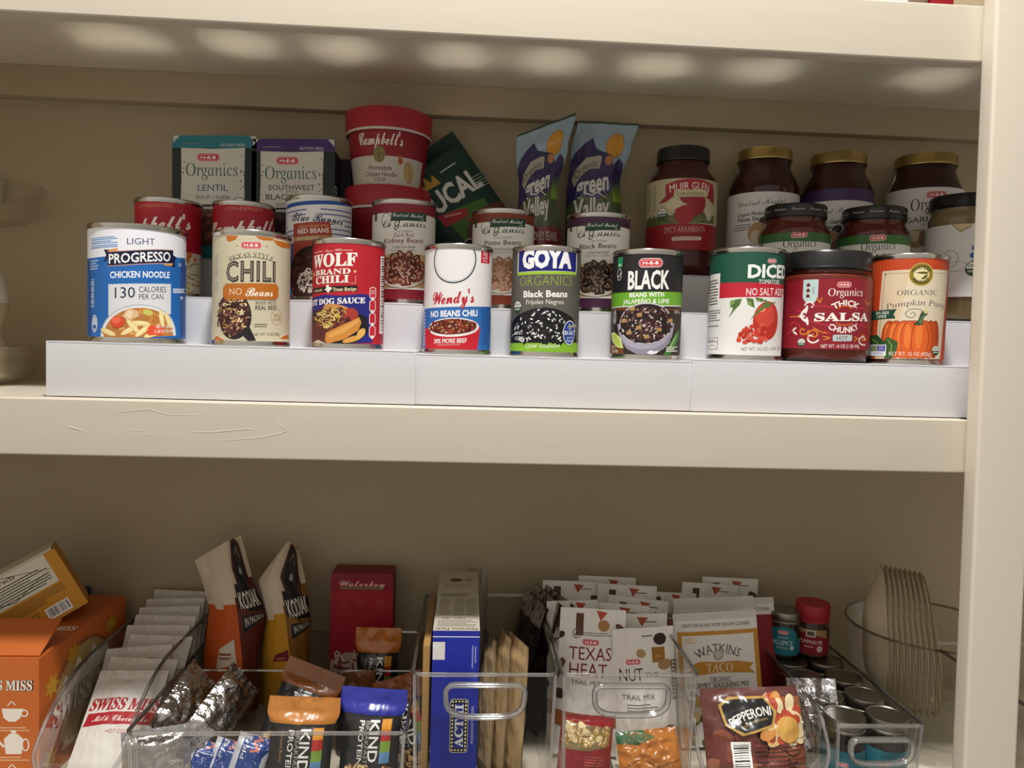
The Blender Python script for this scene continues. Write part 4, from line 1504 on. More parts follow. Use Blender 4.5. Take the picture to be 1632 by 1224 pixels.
def soup_cup(label, X, Y, z, turned):
    t = thing('soup_cup', label, 'soup cup', (X, Y, z), -atan2(X, Y) + radians(58 if turned else -4), 'red microwave soup cups')
    r0, r1, h = 0.0425, 0.0515, 0.0865
    b = MB().lathe([(0, 0.003), (r0 * 0.93, 0.003), (r0 * 0.95, 0.0), (r0, 0.0), (r0, 0.004), (r1, h - 0.012), (r1, h - 0.004)], PAPER, '8e1826', n=80)
    f = cone(r0 + 0.0002, r1 + 0.0002, 0.004, h - 0.016)
    a = Art(470, 740, 7.0, r1 * 1000)
    if not turned:
        a.rect(100, 497, 820, 740, 'c6c0b4')
        a.text('MICROWAVABLE', 400, 242, 17, 'd8a8a0', 285)
        a.text("Campbell's", 412, 345, 118, 'e6ddd2', 440, font='script', bold=0.012)
        a.ell(406, 486, 60, 70, '8a7a44')
        a.ring(406, 486, 50, 59, 5, '5f5228')
        a.line([(406, 440), (406, 530)], 9, '5f5228')
        a.line([(380, 470), (406, 500), (432, 470)], 7, '5f5228')
        a.text('Homestyle', 412, 597, 42, '6e1d26', 240, bold=0.012)
        a.text('Chicken Noodle', 418, 652, 40, '6e1d26', 335, bold=0.012)
        a.text('SOUP', 412, 698, 32, '6e1d26', 120, bold=0.01)
        a.ell(612, 530, 28, 34, 'a8562e', 8)
        a.ell(605, 500, 20, 18, 'b8642e', 7)
        a.ell(700, 620, 62, 95, 'b59a64', 20, -0.3)
        for i in range(5):
            a.line([(640 + i * 18, 540 + i * 10), (690 + i * 10, 600 + i * 8), (700 + i * 6, 700)], 7, ['d0b882', '8a6a3c'][i % 2])
    else:
        a.text('Nutrition', 470, 330, 36, 'c9a49c', 200, bold=0.01)
        a.text('Facts', 430, 385, 36, 'c9a49c', 115, bold=0.01)
        a.greek(370, 430, 600, 700, 10, 'b58a84', 0.35)
    a.into(b, f, PAPER, step=2)
    b.build('cup', t)
    rl = 0.0545
    MB().lathe([(rl * 0.97, h - 0.016), (rl * 0.985, h - 0.016), (rl, h + 0.0065), (rl * 0.985, h + 0.0085), (rl * 0.93, h + 0.0085), (rl * 0.91, h + 0.006), (0, h + 0.006)], REDLID, n=80).build('lid', t)
    MB().lathe([(rl * 0.965, h - 0.019), (rl * 0.975, h - 0.019), (rl * 0.975, h - 0.0155), (rl * 0.965, h - 0.0155)], PAPER, 'cfc6bc', n=80).build('rim', t, 'pale paper rim under the lid')


cz = at(620, 312, 0.935).z - TZ[2]
soup_cup('lower red soup cup of the stack of two, nutrition panel turned to the front', -0.1075, 0.977, TZ[2], True)
soup_cup('upper red soup cup of the stack of two, showing its chicken noodle label', -0.1080, 0.977, TZ[2] + 0.0865 + 0.0065, False)


def lerp(a, b, q):
    return a + (b - a) * q


def curve_at(K, v):
    """smooth value of a (v, x) list"""
    if v <= K[0][0]:
        return K[0][1]
    for (v0, x0), (v1, x1) in zip(K, K[1:]):
        if v <= v1:
            q = (v - v0) / (v1 - v0)
            q = q * q * (3 - 2 * q)
            return x0 + (x1 - x0) * q
    return K[-1][1]


def pouch_map(L, Rr, h, t, bulge, bend, wr, seed, back=False, fold=None, slant=0.0):
    """L/Rr edge curves (v 0..1 -> metres), h height, t depth, bend (v -> y offset), wr wrinkle height"""
    def f(s, v, o):
        # s in -0.5..0.5 across, v 0..1 up
        x = lerp(curve_at(L, v), curve_at(Rr, v), s + 0.5)
        e = max(0.0, 1 - (abs(2 * s)) ** 2.6)
        d = t / 2 * e * curve_at(bulge, v)
        n = noise.noise(Vector((s * 5 + seed, v * 6, seed * 1.7))) * wr + noise.noise(Vector((s * 14 + seed, v * 14, seed))) * wr * 0.4
        d += n * (0.35 + 0.65 * e)
        y = curve_at(bend, v) if bend else 0.0
        if fold:
            y += fold(s, v)
        if back:
            return (x, y + max(d - n, 0.0) + 0.0004 + n * 0.6 * 0, v * h * (1 + slant * s * v))
        return (x, y - max(d, -0.001) - o, v * h * (1 + slant * s * v))
    return f


def pouch(name, label, cat, loc, rot, w_, h, t, art, mt=FILM, col='cfcac0', group=None, L=None, Rr=None, bulge=None, bend=None, wr=0.0012, seed=1.0, part='bag', crimp=None, fold=None, slant=0.0, nx=26, ny=30, backcol=None, kids=None):
    """pillow bag standing on its bottom seam; art drawn in mm"""
    o = thing(name, label, cat, loc, 0, group)
    o.rotation_euler = rot
    L = L or [(0, -w_ / 2), (1, -w_ / 2)]
    Rr = Rr or [(0, w_ / 2), (1, w_ / 2)]
    bulge = bulge or [(0, 0.0), (0.12, 0.8), (0.5, 1.0), (0.85, 0.7), (0.94, 0.05), (1, 0.0)]
    b = MB()
    F = pouch_map(L, Rr, h, t, bulge, bend, wr, seed, False, fold, slant)
    B = pouch_map(L, Rr, h, t, bulge, bend, wr, seed, True, fold, slant)
    for f, flip, c in ((F, False, col), (B, True, backcol or col)):
        vs, fs = [], []
        for j in range(ny + 1):
            for i in range(nx + 1):
                vs.append(f(i / nx - 0.5, j / ny, 0.0))
        for j in range(ny):
            for i in range(nx):
                q = [j * (nx + 1) + i, j * (nx + 1) + i + 1, (j + 1) * (nx + 1) + i + 1, (j + 1) * (nx + 1) + i]
                fs.append(q[::-1] if flip else q)
        b.add(vs, fs, mt, c)
    if crimp:                                      # pressed seam ridges across the ends
        for v0, v1, c in crimp:
            k = 9
            for i in range(k):
                v = lerp(v0, v1, (i + 0.5) / k)
                b.tube([Vector(F(s / 12 - 0.5, v, 0.0002)) for s in range(13)], 0.00045, mt, c, n=4)
    if art:
        mw, mh = w_ * 1000, h * 1000
        # art u mm -> s, v mm -> v
        G = lambda u, v, off: F(max(-0.499, min(0.499, u / w_)), max(0.0, min(1.0, v / h)), off)
        art.into(b, G, mt, eps=0.00012, step=2.3, stepv=2.3, lift=0.00035)
    b.build(part, o, sharp=60)
    return o


# green pouch leaning on the cups
a = Art(0, 0, 1)
a.rect(-64, -178, 64, 0, '17352a')
a.poly([(-30, -110), (-22, -124), (-17, -114), (-12, -127), (-7, -114), (-1, -124), (3, -108)], 'b08a3a')
a.text('DUCAL', 2, -90, 26, 'cfd0c8', 92, font='sans', bold=0.035)
a.greek(10, -120, 36, -116, 1, 'a9aca2', 0.5)
a.poly([(-20, -74), (38, -62), (36, -40), (-14, -30)], '3f6a24')
a.poly([(-26, -76), (12, -64), (8, -54), (-24, -58)], 'a02a30')
a.line([(-18, -70), (2, -62)], 2.4, 'c98a80')
a.line([(2, -50), (26, -45)], 3, '9a3a2a')
a.t = [tuple((q[0], q[1] - 14) for q in t_[:3]) + t_[3:] for t_ in a.t]
a.greek(38, -78, 58, -58, 5, '93a096', 0.3)
a.ell(30, -14, 40, 24, '5a3324')
a.ring(-12, -8, 9, 9, 1.5, 'a9aca2')
p0 = at(733, 395, 0.990)
o = pouch('bean_pouch', 'dark green bean pouch leaning behind the cans, right of the cup stack', 'pouch', (p0.x + 0.028, 0.992, TZ[2] + 0.0338), (0, radians(-37), 0), 0.110, 0.142, 0.03, a, MATTE, '17352a', seed=4.2, wr=0.0008)


def art_valley(words, band, beans, sky='8fa6b4'):
    a = Art(0, 0, 1)
    W, H = 110, 178
    a.rect(-55, -H, 55, 0, '26402a')
    a.rect(-55, -H + 2.5, 55, -100, sky)
    a.ell(24, -150, 17, 15, 'c98f2a', 24)
    a.ring(24, -150, 17, 15, 1, 'a06a1c')
    a.poly([(-55, -130), (-48, -140), (-34, -150), (-20, -158), (-10, -146), (6, -142), (22, -138), (30, -126), (38, -136), (50, -130), (55, -120), (55, -60), (-55, -60)], '322a5a')
    a.poly([(-48, -108), (-44, -120), (-26, -134), (-2, -138), (4, -136), (4, -122), (-16, -121), (-32, -112), (-42, -100)], 'a8a594')
    a.text('Organics', -24, -124, 9.5, '2a2a22', 46, rot=22, arc=60)
    a.ell(18, -132, 8, 6, 'b0764a', 12, 0.4)
    a.poly([(-55, -78), (-30, -90), (0, -84), (30, -96), (55, -90), (55, -46), (-55, -46)], '4a5a2a')
    for i in range(9):
        a.line([(-50 + i * 13, -46), (-20 + i * 7, -84)], 1.6, '36471f')
    for i in range(6):
        a.poly([(32 + i * 4, -84), (36 + i * 4, -108 - 4 * (i % 2)), (37 + i * 4, -84)], '7f9a3a')
    a.text('green', -8, -104, 21, 'd2d0c6', 66, bold=0.03, rot=8, shear=0.15)
    a.text('Valley', -10, -76, 22, 'd2d0c6', 70, bold=0.03, rot=5, shear=0.1)
    a.line([(-22, -92), (-8, -90), (2, -94), (18, -88)], 1.6, 'd2d0c6')
    a.rect(-55, -52, 55, -28, band)
    a.text(words, -4, -41, 10.5, 'd8d0c4', 86, bold=0.005)
    a.rect(-55, -28, 55, 0, beans[0])
    a.blobs(lambda x, y: True, (-52, -27, 52, -2), 60, 9, 5, beans)
    return a


def flare(px, Y):
    return [(v, at(x, y, Y).x) for v, x, y in px]


def valley(label, Y, Lp, Rp, ytop, words, band, beans, seed, backcol, slant=0.0):
    zt = at(Rp[-1][1], ytop, Y).z
    h = zt - TZ[2]
    L = flare(Lp, Y)
    Rr = flare(Rp, Y)
    xm = (L[0][1] + Rr[0][1]) / 2
    L = [(v, x - xm) for v, x in L]
    Rr = [(v, x - xm) for v, x in Rr]
    a = art_valley(words, band, beans)
    a.s = 1.0
    sc = h * 1000 / 178
    a.t = [tuple((q[0] * 1.0, q[1] * sc) for q in t_[:3]) + t_[3:] for t_ in a.t]
    pouch('bean_pouch', label, 'pouch', (xm, Y, TZ[2]), (0, 0, 0), 0.110, h, 0.042, a, FILM, backcol, L=L, Rr=Rr,
          bulge=[(0, 0.7), (0.25, 1), (0.55, 0.9), (0.85, 0.3), (0.97, 0.0), (1, 0)], seed=seed, wr=0.0028, slant=slant, nx=34, ny=36)


valley('dark red kidney bean pouch with tall slanted top, left one of the two', 0.962,
       [(0, 822, 410), (0.6, 827, 300), (0.85, 823, 225), (1, 824, 215)], [(0, 900, 410), (0.55, 889, 290), (0.8, 905, 235), (1, 918, 184)], 200,
       'RED KIDNEY BEANS', '7a1a28', ['6a1a1e', '7d2226', '561418', '8a2c2c'], 2.3, '4a5a34', 0.17)
valley('purple-banded black bean pouch with flared top behind the kidney bean pouch', 0.992,
       [(0, 900, 415), (0.5, 903, 300), (0.8, 910, 240), (1, 921, 199)], [(0, 992, 415), (0.45, 991, 310), (0.62, 988, 283), (0.85, 1006, 225), (1, 1018, 197)], 197,
       'BLACK BEANS', '3a2048', ['1d1418', '2a1c22', '140e12', '33242a'], 5.1, '26402a')


# ------------------------------------------------------------------ slivers above the top shelf and at the right edge
c = at(1200, 5, 0.80)
t = thing('storage_tub', 'white storage tub on the top shelf, only its foot in view', 'tub', (0.30, 0.85, 1.756))
MB().box(-0.155, 0.155, -0.06, 0.08, 0, 0.12, WHITE, bev=0.006).build('body', t)
MB().box(-0.158, 0.158, -0.063, 0.083, 0.118, 0.13, WHITE, bev=0.004).build('lid', t)
a = Art(0, 0, 1)
for i in range(8):
    a.poly([(-20 + i * 9, 0), (-14 + i * 9, 0), (16 + i * 9, -60), (10 + i * 9, -60)], 'c99aa0')
carton('snack_box', 'red box with pale slanted stripes on the top shelf beside the upright', 0.497, 0.85, 1.756, 0.026, 0.10, 0.10, None, '8a1020')
for i in range(5):
    pass
pouch('plastic_bag', 'crinkled clear plastic bag on the top shelf between tub and red box', 'bag', (0.469, 0.80, 1.756), (0, 0, 0), 0.024, 0.07, 0.02, None, BAGC, 'ffffff', seed=9)


def art_side_pumpkin(R):
    a = Art(0, 0, 1, R)
    return a, [(0, 0.25, 'b5602a'), (0.25, 0.6, 'a8381c'), (0.6, 1, 'c9c2b4')]


can('pumpkin_can', 'orange-labelled can cut off by the right edge of the picture', 0.7550, 0.8130, TZ[0], 0.0400, 0.1130, art_side_pumpkin)

# ------------------------------------------------------------------ clear bins on the lowest shelf
FZ = 0.9175


def rrect_ring(x0, x1, y0, y1, r, z, n=7):
    P = []
    for cx, cy, q0 in ((x1 - r, y0 + r, -pi / 2), (x1 - r, y1 - r, 0), (x0 + r, y1 - r, pi / 2), (x0 + r, y0 + r, pi)):
        for i in range(n + 1):
            q = q0 + pi / 2 * i / n
            P.append(Vector((cx + r * cos(q), cy + r * sin(q), z(cx + r * cos(q), cy + r * sin(q)) if callable(z) else z)))
    return P


def clear_bin(label, x0, x1, y0, y1, zr, handle=None, scoop=None, ribs=0, rad=0.009, divider=None):
    """open clear tray; handle = (x0, x1, z0, z1) of the grip ring on its front, scoop lowers the front edge"""
    xc, yc = (x0 + x1) / 2, (y0 + y1) / 2
    t = thing('clear_bin', label, 'bin', (xc, yc, FZ + 0.0005))
    w2, d2, h = (x1 - x0) / 2, (y1 - y0) / 2, zr - FZ - 0.0005

    def top(x, y):
        if not scoop:
            return h
        q = max(0.0, min(1.0, (y + d2) / scoop))
        return h * (0.38 + 0.62 * sin(q * pi / 2) ** 0.6) if q < 1 else h

    N = 9
    ins = 0.004
    outer0 = rrect_ring(-w2 + ins, w2 - ins, -d2 + ins, d2 - ins, rad, 0.0, N)
    outer1 = rrect_ring(-w2, w2, -d2, d2, rad, top, N)
    k = 0.0022
    inner1 = rrect_ring(-w2 + k, w2 - k, -d2 + k, d2 - k, rad - k * 0.5, top, N)
    inner0 = rrect_ring(-w2 + ins + k, w2 - ins - k, -d2 + ins + k, d2 - ins - k, rad - k * 0.5, 0.003, N)
    if scoop:                                      # more points along the long sides for the curved edge
        def dense(R):
            o = []
            for i, p in enumerate(R):
                q = R[(i + 1) % len(R)]
                o.append(p)
                if (q - p).length > 0.05 and abs(q.x - p.x) < 0.01:
                    for j in range(1, 14):
                        o.append(p.lerp(q, j / 14))
            return o
        outer0, outer1, inner1, inner0 = map(dense, (outer0, outer1, inner1, inner0))
        for R in (outer1, inner1):
            for p in R:
                p.z = top(p.x, p.y)
    n = len(outer0)
    vs = outer0 + outer1 + inner1 + inner0
    fs = []
    for b in range(3):
        for i in range(n):
            j = (i + 1) % n
            fs.append([b * n + i, b * n + j, (b + 1) * n + j, (b + 1) * n + i])
    fs.append(list(range(n))[::-1])
    fs.append([3 * n + i for i in range(n)])
    m = MB().add(vs, fs, CLEAR)
    for i in range(ribs):
        xx = -w2 + 0.012 + (2 * w2 - 0.024) * i / (ribs - 1)
        m.tube([(xx, -d2 + 0.012, 0.0032), (xx, d2 - 0.012, 0.0032)], 0.0011, RIM, n=6)
    m.build('tray', t, sharp=30)
    rp = [p + Vector((0, 0, 0.0005)) for p in outer1]
    r = MB().tube(rp, 0.0021, RIM, closed=True, n=8)
    for sx in (-1, 1):
        r.tube([(sx * (w2 - 0.002), -d2 + 0.002, top(0, -d2)), (sx * (w2 - ins - 0.0015), -d2 + ins + 0.002, 0.002)], 0.0016, RIM, n=6)
    r.build('rim', t)
    if divider:
        m = MB().box(-w2 + 0.003, w2 - 0.003, divider - yc - 0.001, divider - yc + 0.001, 0.004, h - 0.001, CLEAR)
        m.tube([(-w2 + 0.004, divider - yc, h - 0.0005), (w2 - 0.004, divider - yc, h - 0.0005)], 0.0014, RIM)
        m.build('divider', t)
    if handle:
        hx0, hx1, hz0, hz1 = handle[0] - xc, handle[1] - xc, handle[2] - FZ, handle[3] - FZ
        P = []
        rr = 0.008
        for cx, cz, q0 in ((hx1 - rr, hz1 - rr, 0), (hx0 + rr, hz1 - rr, pi / 2)):
            for i in range(7):
                q = q0 + pi / 2 * i / 6
                P.append((cx + rr * cos(q), -d2 - 0.0045, cz + rr * sin(q)))
        zz_ = hz0
        for i in range(15):
            q = pi + pi * i / 14
            cxx, rx, rz = (hx0 + hx1) / 2, (hx1 - hx0) / 2, (hz1 - rr - zz_)
            P.append((cxx + rx * (abs(cos(q)) ** 0.55) * (1 if cos(q) > 0 else -1), -d2 - 0.0045, hz1 - rr + rz * (-(abs(sin(q)) ** 0.62))))
        g = MB().tube(P, 0.0030, RIM, closed=True, n=10)
        g.tube([(p[0], p[1] + 0.004, p[2]) for p in P], 0.0018, RIM, closed=True, n=8)
        g.build('handle', t)
    return t


h2 = (at(710, 1118, 0.753), at(836, 1118, 0.753), at(775, 1144, 0.753), at(775, 1093, 0.753))
h3 = (at(947, 1118, 0.753), at(1065, 1118, 0.753), at(1005, 1141, 0.753), at(1005, 1094, 0.753))
h5 = (at(1356, 1198, 0.753), at(1454, 1198, 0.753), at(1405, 1219, 0.753), at(1405, 1180, 0.753))
clear_bin('long clear bin of white cocoa sachets with a scooped front edge', -0.4270, -0.3390, 0.757, 1.028, 1.030, scoop=0.13)
clear_bin('wide low clear bin of snack bars and tall oatmeal bags', -0.3340, -0.0545, 0.757, 1.030, 0.9995, divider=0.907)
clear_bin('clear bin with a grip ring holding the blue popcorn box', -0.0490, 0.1005, 0.757, 1.005, 1.0612, (h2[0].x, h2[1].x, h2[2].z, h2[3].z), rad=0.011)
clear_bin('clear bin with a grip ring holding the white trail mix bags', 0.1055, 0.2480, 0.757, 1.005, 1.0612, (h3[0].x, h3[1].x, h3[2].z, h3[3].z), ribs=11, rad=0.008)
clear_bin('clear scoop-front bin with seasoning packets and a pepperoni bag', 0.2530, 0.3960, 0.757, 1.005, 1.012, scoop=0.05)
clear_bin('narrow clear bin with a grip ring, full of silver-lidded spice jars', 0.4007, 0.4965, 0.757, 1.000, 1.0068, (h5[0].x, h5[1].x, h5[2].z, h5[3].z), rad=0.007)


# ------------------------------------------------------------------ far left: cocoa boxes
a = Art(0, 0, 1)
Lw, Lh = 200, 135
# side of the box: drawn along its depth, 0 in the middle
a.rect(-100, -Lh, 100, 0, 'c9682a')
a.ell(-10, -60, 74, 62, '9c5a2e', 40)
a.ell(-6, -62, 66, 54, 'b59a6a', 40)
a.poly([(-60, -74), (-48, -96), (-34, -84), (-20, -106), (-2, -88), (16, -108), (30, -90), (48, -98), (60, -76)], 'e2dccf')
a.poly([(-100, -75), (-70, -88), (-52, -50), (-72, 0), (-100, 0)], 'b86028')
a.text('SWISS MISS', 6, -62, 25, '2c2016', 166, font='serif', bold=0.05, shear=0.2)
a.text('SWISS MISS', 6, -62, 24, 'e9e4da', 162, font='serif', bold=0.02, shear=0.2)
for x, y, ro in ((-30, -112, 0.4), (60, -112, 0.2), (-80, -20, 0.6), (-75, -96, 0.9)):
    P = []
    for i in range(14):
        rr = 16 if i % 2 == 0 else 8
        q = i * pi / 7 + ro
        P.append((x + rr * cos(q), y + rr * 0.9 * sin(q)))
    a.poly(P, 'c9982a')
a.text('Pumpkin Spice', -10, -22, 12, 'e8dccc', 90, font='script')
ft = Art(0, 0, 1)
ft.rect(-72, -135, 72, 0, 'c4682c')
ft.text('SWISS MISS', 34, -112, 11, '2c2016', 64, font='serif', bold=0.05)
ft.text('SWISS MISS', 34, -112, 10.6, 'e9e4da', 62, font='serif', bold=0.015)
for i, y in enumerate((-78, -46, -10)):
    if i != 1:
        ft.poly([(34, y - 9), (56, y - 9), (53, y + 1), (48, y + 5), (41, y + 5), (36, y + 1)], 'ece4d8')
        ft.ring(57, y - 4, 4, 4, 1.4, 'ece4d8')
        ft.line([(40, y - 12), (44, y - 17), (48, y - 13)], 1, 'ece4d8')
    else:
        ft.poly([(38, y + 8), (36, y - 8), (42, y - 14), (50, y - 14), (56, y - 8), (54, y + 8)], 'ece4d8')
        ft.line([(36, y), (29, y - 8)], 2.4, 'ece4d8')
        ft.ring(58, y - 2, 4, 7, 1.4, 'ece4d8')
        ft.ell(46, y - 16, 3, 2, 'ece4d8', 8)
    ft.greek(28, y + 11, 62, y + 17, 2, 'e0b48a', 0.4)
tp = Art(0, 0, 1)
tp.rect(-72, -200, 72, 0, 'b8602a')
tp.text('SWISS MISS', 36, -85, 12, 'e9e4da', 62, font='serif', bold=0.015)
b0 = at(62, 1050, 0.80)
bx1, bz1 = b0.x, b0.z
t = thing('cocoa_box', 'orange pumpkin spice cocoa box with torn open front flap, far left', 'box', (bx1 - 0.072, 0.90, FZ))
hz = bz1 - FZ
b = MB().box(-0.072, 0.072, -0.10, 0.10, 0, hz, CARD, 'c0652a', bev=0.001)
a.t = [tuple((q[0], q[1] * hz / 0.135) for q in z_[:3]) + z_[3:] for z_ in a.t]
a.into(b, face_right(0.072), CARD, step=400)
ft.into(b, face_front(-0.10), CARD, step=400)
tp.into(b, face_top(hz, -0.10), CARD, step=400)
b.build('box', t)
fl = MB()
fl.box(-0.072, 0.070, -0.0006, 0.0006, 0, 0.05, CARD, 'b8602a', mtx=Matrix.Translation((0, -0.095, hz + 0.001)) @ Matrix.Rotation(radians(-62), 4, 'X'))
fl.build('flap', t, 'lifted front flap')

# yellow box lying tilted on top, its nutrition panel to the front
ya = Art(0, 0, 1)
ya.rect(-55, -76, 55, 0, 'c98a22')
ya.rect(-55, -76, 42, -40, 'dcd6c4')
ya.ring(-6, -58, 47, 17, 1, '3a3226', 4)
ya.text('Nutrition Facts', -18, -70, 6, '2c261c', 50, bold=0.01)
ya.greek(-40, -64, 38, -42, 7, '4a4232', 0.4)
ya.greek(-50, -37, 44, -22, 6, '6a4a1c', 0.35)
ya.greek(-50, -18, 8, -4, 4, '6a4a1c', 0.35)
barcode(ya, 14, -18, 40, -4)
yc = at(22, 948, 0.86)
t = thing('cocoa_box', 'yellow box tilted on top of the orange cocoa box, nutrition panel in front', 'box', (yc.x - 0.02, 0.915, yc.z - 0.022))
t.rotation_euler = (radians(-8), radians(-27), radians(30))
b = MB().box(-0.055, 0.055, -0.035, 0.035, -0.038, 0.038, CARD, 'bd7f20', bev=0.001)
ya.into(b, face_front(-0.035, -0.038), CARD, step=400)
b.build('box', t)
MB().box(-0.056, 0.052, -0.034, 0.034, 0.038, 0.0405, CARD, 'cfc6b0', bev=0.0005).build('lid_flap', t, 'pale folded top flap')

q = at(110, 950, 0.985)
t = thing('blue_carton', 'dark blue flat carton lying under the tilted yellow box', 'box', (q.x - 0.085, 0.975, q.z - 0.026))
t.rotation_euler = (0, 0, radians(6))
MB().box(-0.11, 0.095, -0.05, 0.048, 0.0, 0.024, CARD, '1f2f55', bev=0.001).box(-0.02, 0.088, -0.035, 0.04, 0.0235, 0.0245, CARD, '15161a').build('box', t)

# cocoa sachets filed one behind the other
sa = Art(0, 0, 1)
sa.rect(-42, -128, 42, 0, 'd2cdc6')
sa.text('SWISS MISS', 2, -88, 13, 'a3242c', 74, font='serif', bold=0.03, shear=0.15)
sa.poly([(-34, -78), (40, -80), (38, -66), (-36, -64)], 'a3242c')
sa.text('Milk Chocolate', 2, -72, 7, 'e8dcd4', 58, font='script')
sa.text('HOT COCOA MIX', 12, -58, 4, 'a3242c', 40)
sb = Art(0, 0, 1)
sb.rect(-42, -128, 42, 0, 'bdb6ac')
for x, y in ((-22, -108), (12, -112), (-30, -96), (0, -92), (26, -88)):
    sb.rect(x, y, x + 12, y + 1.3, '8d867c')
first = None
SR = random.Random(5)
N = 9
sx = -0.377
names = ['front white cocoa sachet of the file, red lettering showing'] + ['white cocoa sachet, %s behind the lettered front one' % w_ for w_ in ('second', 'third', 'fourth', 'fifth', 'sixth', 'seventh', 'eighth', 'last')]
proto = None
for k in range(N):
    y = 0.785 + 0.0235 * k
    ang = radians(-(47 - 3.2 * k))
    tw = radians(SR.uniform(-4, 4))
    if k < 2:
        o = pouch('cocoa_sachet', names[k], 'sachet', (sx + SR.uniform(-0.002, 0.003), y, FZ + 0.006 + 0.002 * k), (ang, tw, radians(SR.uniform(-3, 3))), 0.076, 0.128, 0.014, sa if k == 0 else sb, MATTE, 'cbc5bc', group='white cocoa sachets in the long bin', crimp=[(0.955, 0.995, 'c9c2b8')], wr=0.0022, seed=3.3 + k)
        proto = o
    else:
        o = copy_tree(proto, (sx + SR.uniform(-0.003, 0.004), y, FZ + 0.006 + 0.002 * k), (ang, tw, radians(SR.uniform(-3, 3))), names[k])


# ------------------------------------------------------------------ tall oatmeal bags behind the divider
def panel_bag(name, label, E, top, lowc, lowc2, art, front_lab):
    """gusseted paper bag from three visible upright edges (left, near corner, right) given bottom to top"""
    base = E[1][0]
    o = thing(name, label, 'bag', tuple(base))
    L, Mid, Rg = [[Vector(p) - base for p in e] for e in E]

    def poly_at(e, v):
        k = v * (len(e) - 1)
        i = min(int(k), len(e) - 2)
        q = k - i
        q = q * q * (3 - 2 * q)
        return e[i].lerp(e[i + 1], q)

    def surf(A, B, nrm, bul, seed):
        def f(s, v, off):
            a_, b_ = poly_at(A, v), poly_at(B, v)
            n = (b_ - a_).cross(Vector((0, 0, 1)))
            n.normalize()
            d = bul * sin(pi * s) * (1 - v ** 3) + noise.noise(Vector((s * 4 + seed, v * 5, seed))) * 0.0022 * sin(pi * s) ** 0.5
            return a_.lerp(b_, s) + n * (d + off)
        return f
    Bk = [p.lerp(q, 0.5) + Vector((0.004, 0.035 * (1 - i / (len(L) - 1)) + 0.004, 0)) for i, (p, q) in enumerate(zip(L, Rg))]

    def grid(f, colf, nm, lab=None, ar=None, aw=0.07, ah=0.2):
        b = MB()
        nx, ny = 14, 30
        P = [[f(i / nx, j / ny, 0) for i in range(nx + 1)] for j in range(ny + 1)]
        cols = {}
        for j in range(ny):
            for i in range(nx):
                cols.setdefault(colf((i + 0.5) / nx, (j + 0.5) / ny), []).append((i, j))
        for c, cells in cols.items():
            idx, vs, fs = {}, [], []
            for i, j in cells:
                q = []
                for di, dj in ((0, 0), (1, 0), (1, 1), (0, 1)):
                    kk = (i + di, j + dj)
                    if kk not in idx:
                        idx[kk] = len(vs)
                        vs.append(P[j + dj][i + di])
                    q.append(idx[kk])
                fs.append(q)
            b.add(vs, fs, MATTE, c)
        if ar:
            ar.into(b, lambda u, v, off: f(max(0, min(1, u / aw + 0.5)), max(0, min(1, v / ah)), off), MATTE, eps=0.00012, step=2.5, stepv=2.5, lift=0.0003)
        b.build(nm, o, lab, sharp=None)
    f1 = surf(L, Mid, 1, 0.006, 1.0)
    f2 = surf(Mid, Rg, 1, 0.006, 2.0)
    st = Art(0, 0, 1)
    st.poly([(2, -64), (26, -72), (28, -40), (-4, -34)], 'c9bfae') if top == 1 else None
    if top == 1:
        st.greek(2, -60, 22, -42, 3, '8a4a30', 0.5)
    else:
        st.poly([(12, -62), (34, -66), (34, -44), (6, -46)], '6a1a24')
        st.greek(14, -57, 30, -50, 2, 'b5705a', 0.5)
    grid(f1, lambda s, v: 'c6b8a2' if v > 0.555 + 0.02 * sin(s * 9) else lowc, 'gusset', None, st)
    grid(f2, lambda s, v: 'bfae96' if v > 0.60 + 0.16 * s else lowc2, 'front_panel', front_lab, art)
    grid(surf(Rg, Bk, 1, 0.0, 3.0), lambda s, v: lowc2, 'rear_panel')
    grid(surf(Bk, L, 1, 0.0, 4.0), lambda s, v: 'c6b8a2', 'rear_panel')
    return o


def art_bear(small, lowtext):
    a = Art(0, 0, 1)
    a.poly([(-22, -196), (-4, -200), (14, -186), (22, -150), (16, -120), (-6, -104), (-22, -128), (-28, -164)], '4a2418')
    a.poly([(-16, -190), (-2, -194), (9, -180), (14, -152), (8, -126), (-8, -116), (-17, -134), (-21, -164)], '1d1a18')
    a.line([(-12, -176), (-2, -184), (6, -174)], 3, '6a4a34')
    a.ell(-2, -158, 4, 7, '8a8276', 12)
    a.rect(-30, -132, 34, -110, '141315')
    a.text('KODIAK', 2, -121, 15, 'd2cbbd', 56, bold=0.02, rot=8)
    a.poly([(-26, -92), (34, -106), (34, -92), (-26, -76)], '1a1a1c')
    a.text(small, 4, -91, 8, 'c9c2b2', 50, bold=0.01, rot=13)
    a.text(lowtext[0], 4, -66, 13, lowtext[1], 50, bold=0.01, rot=10)
    return a


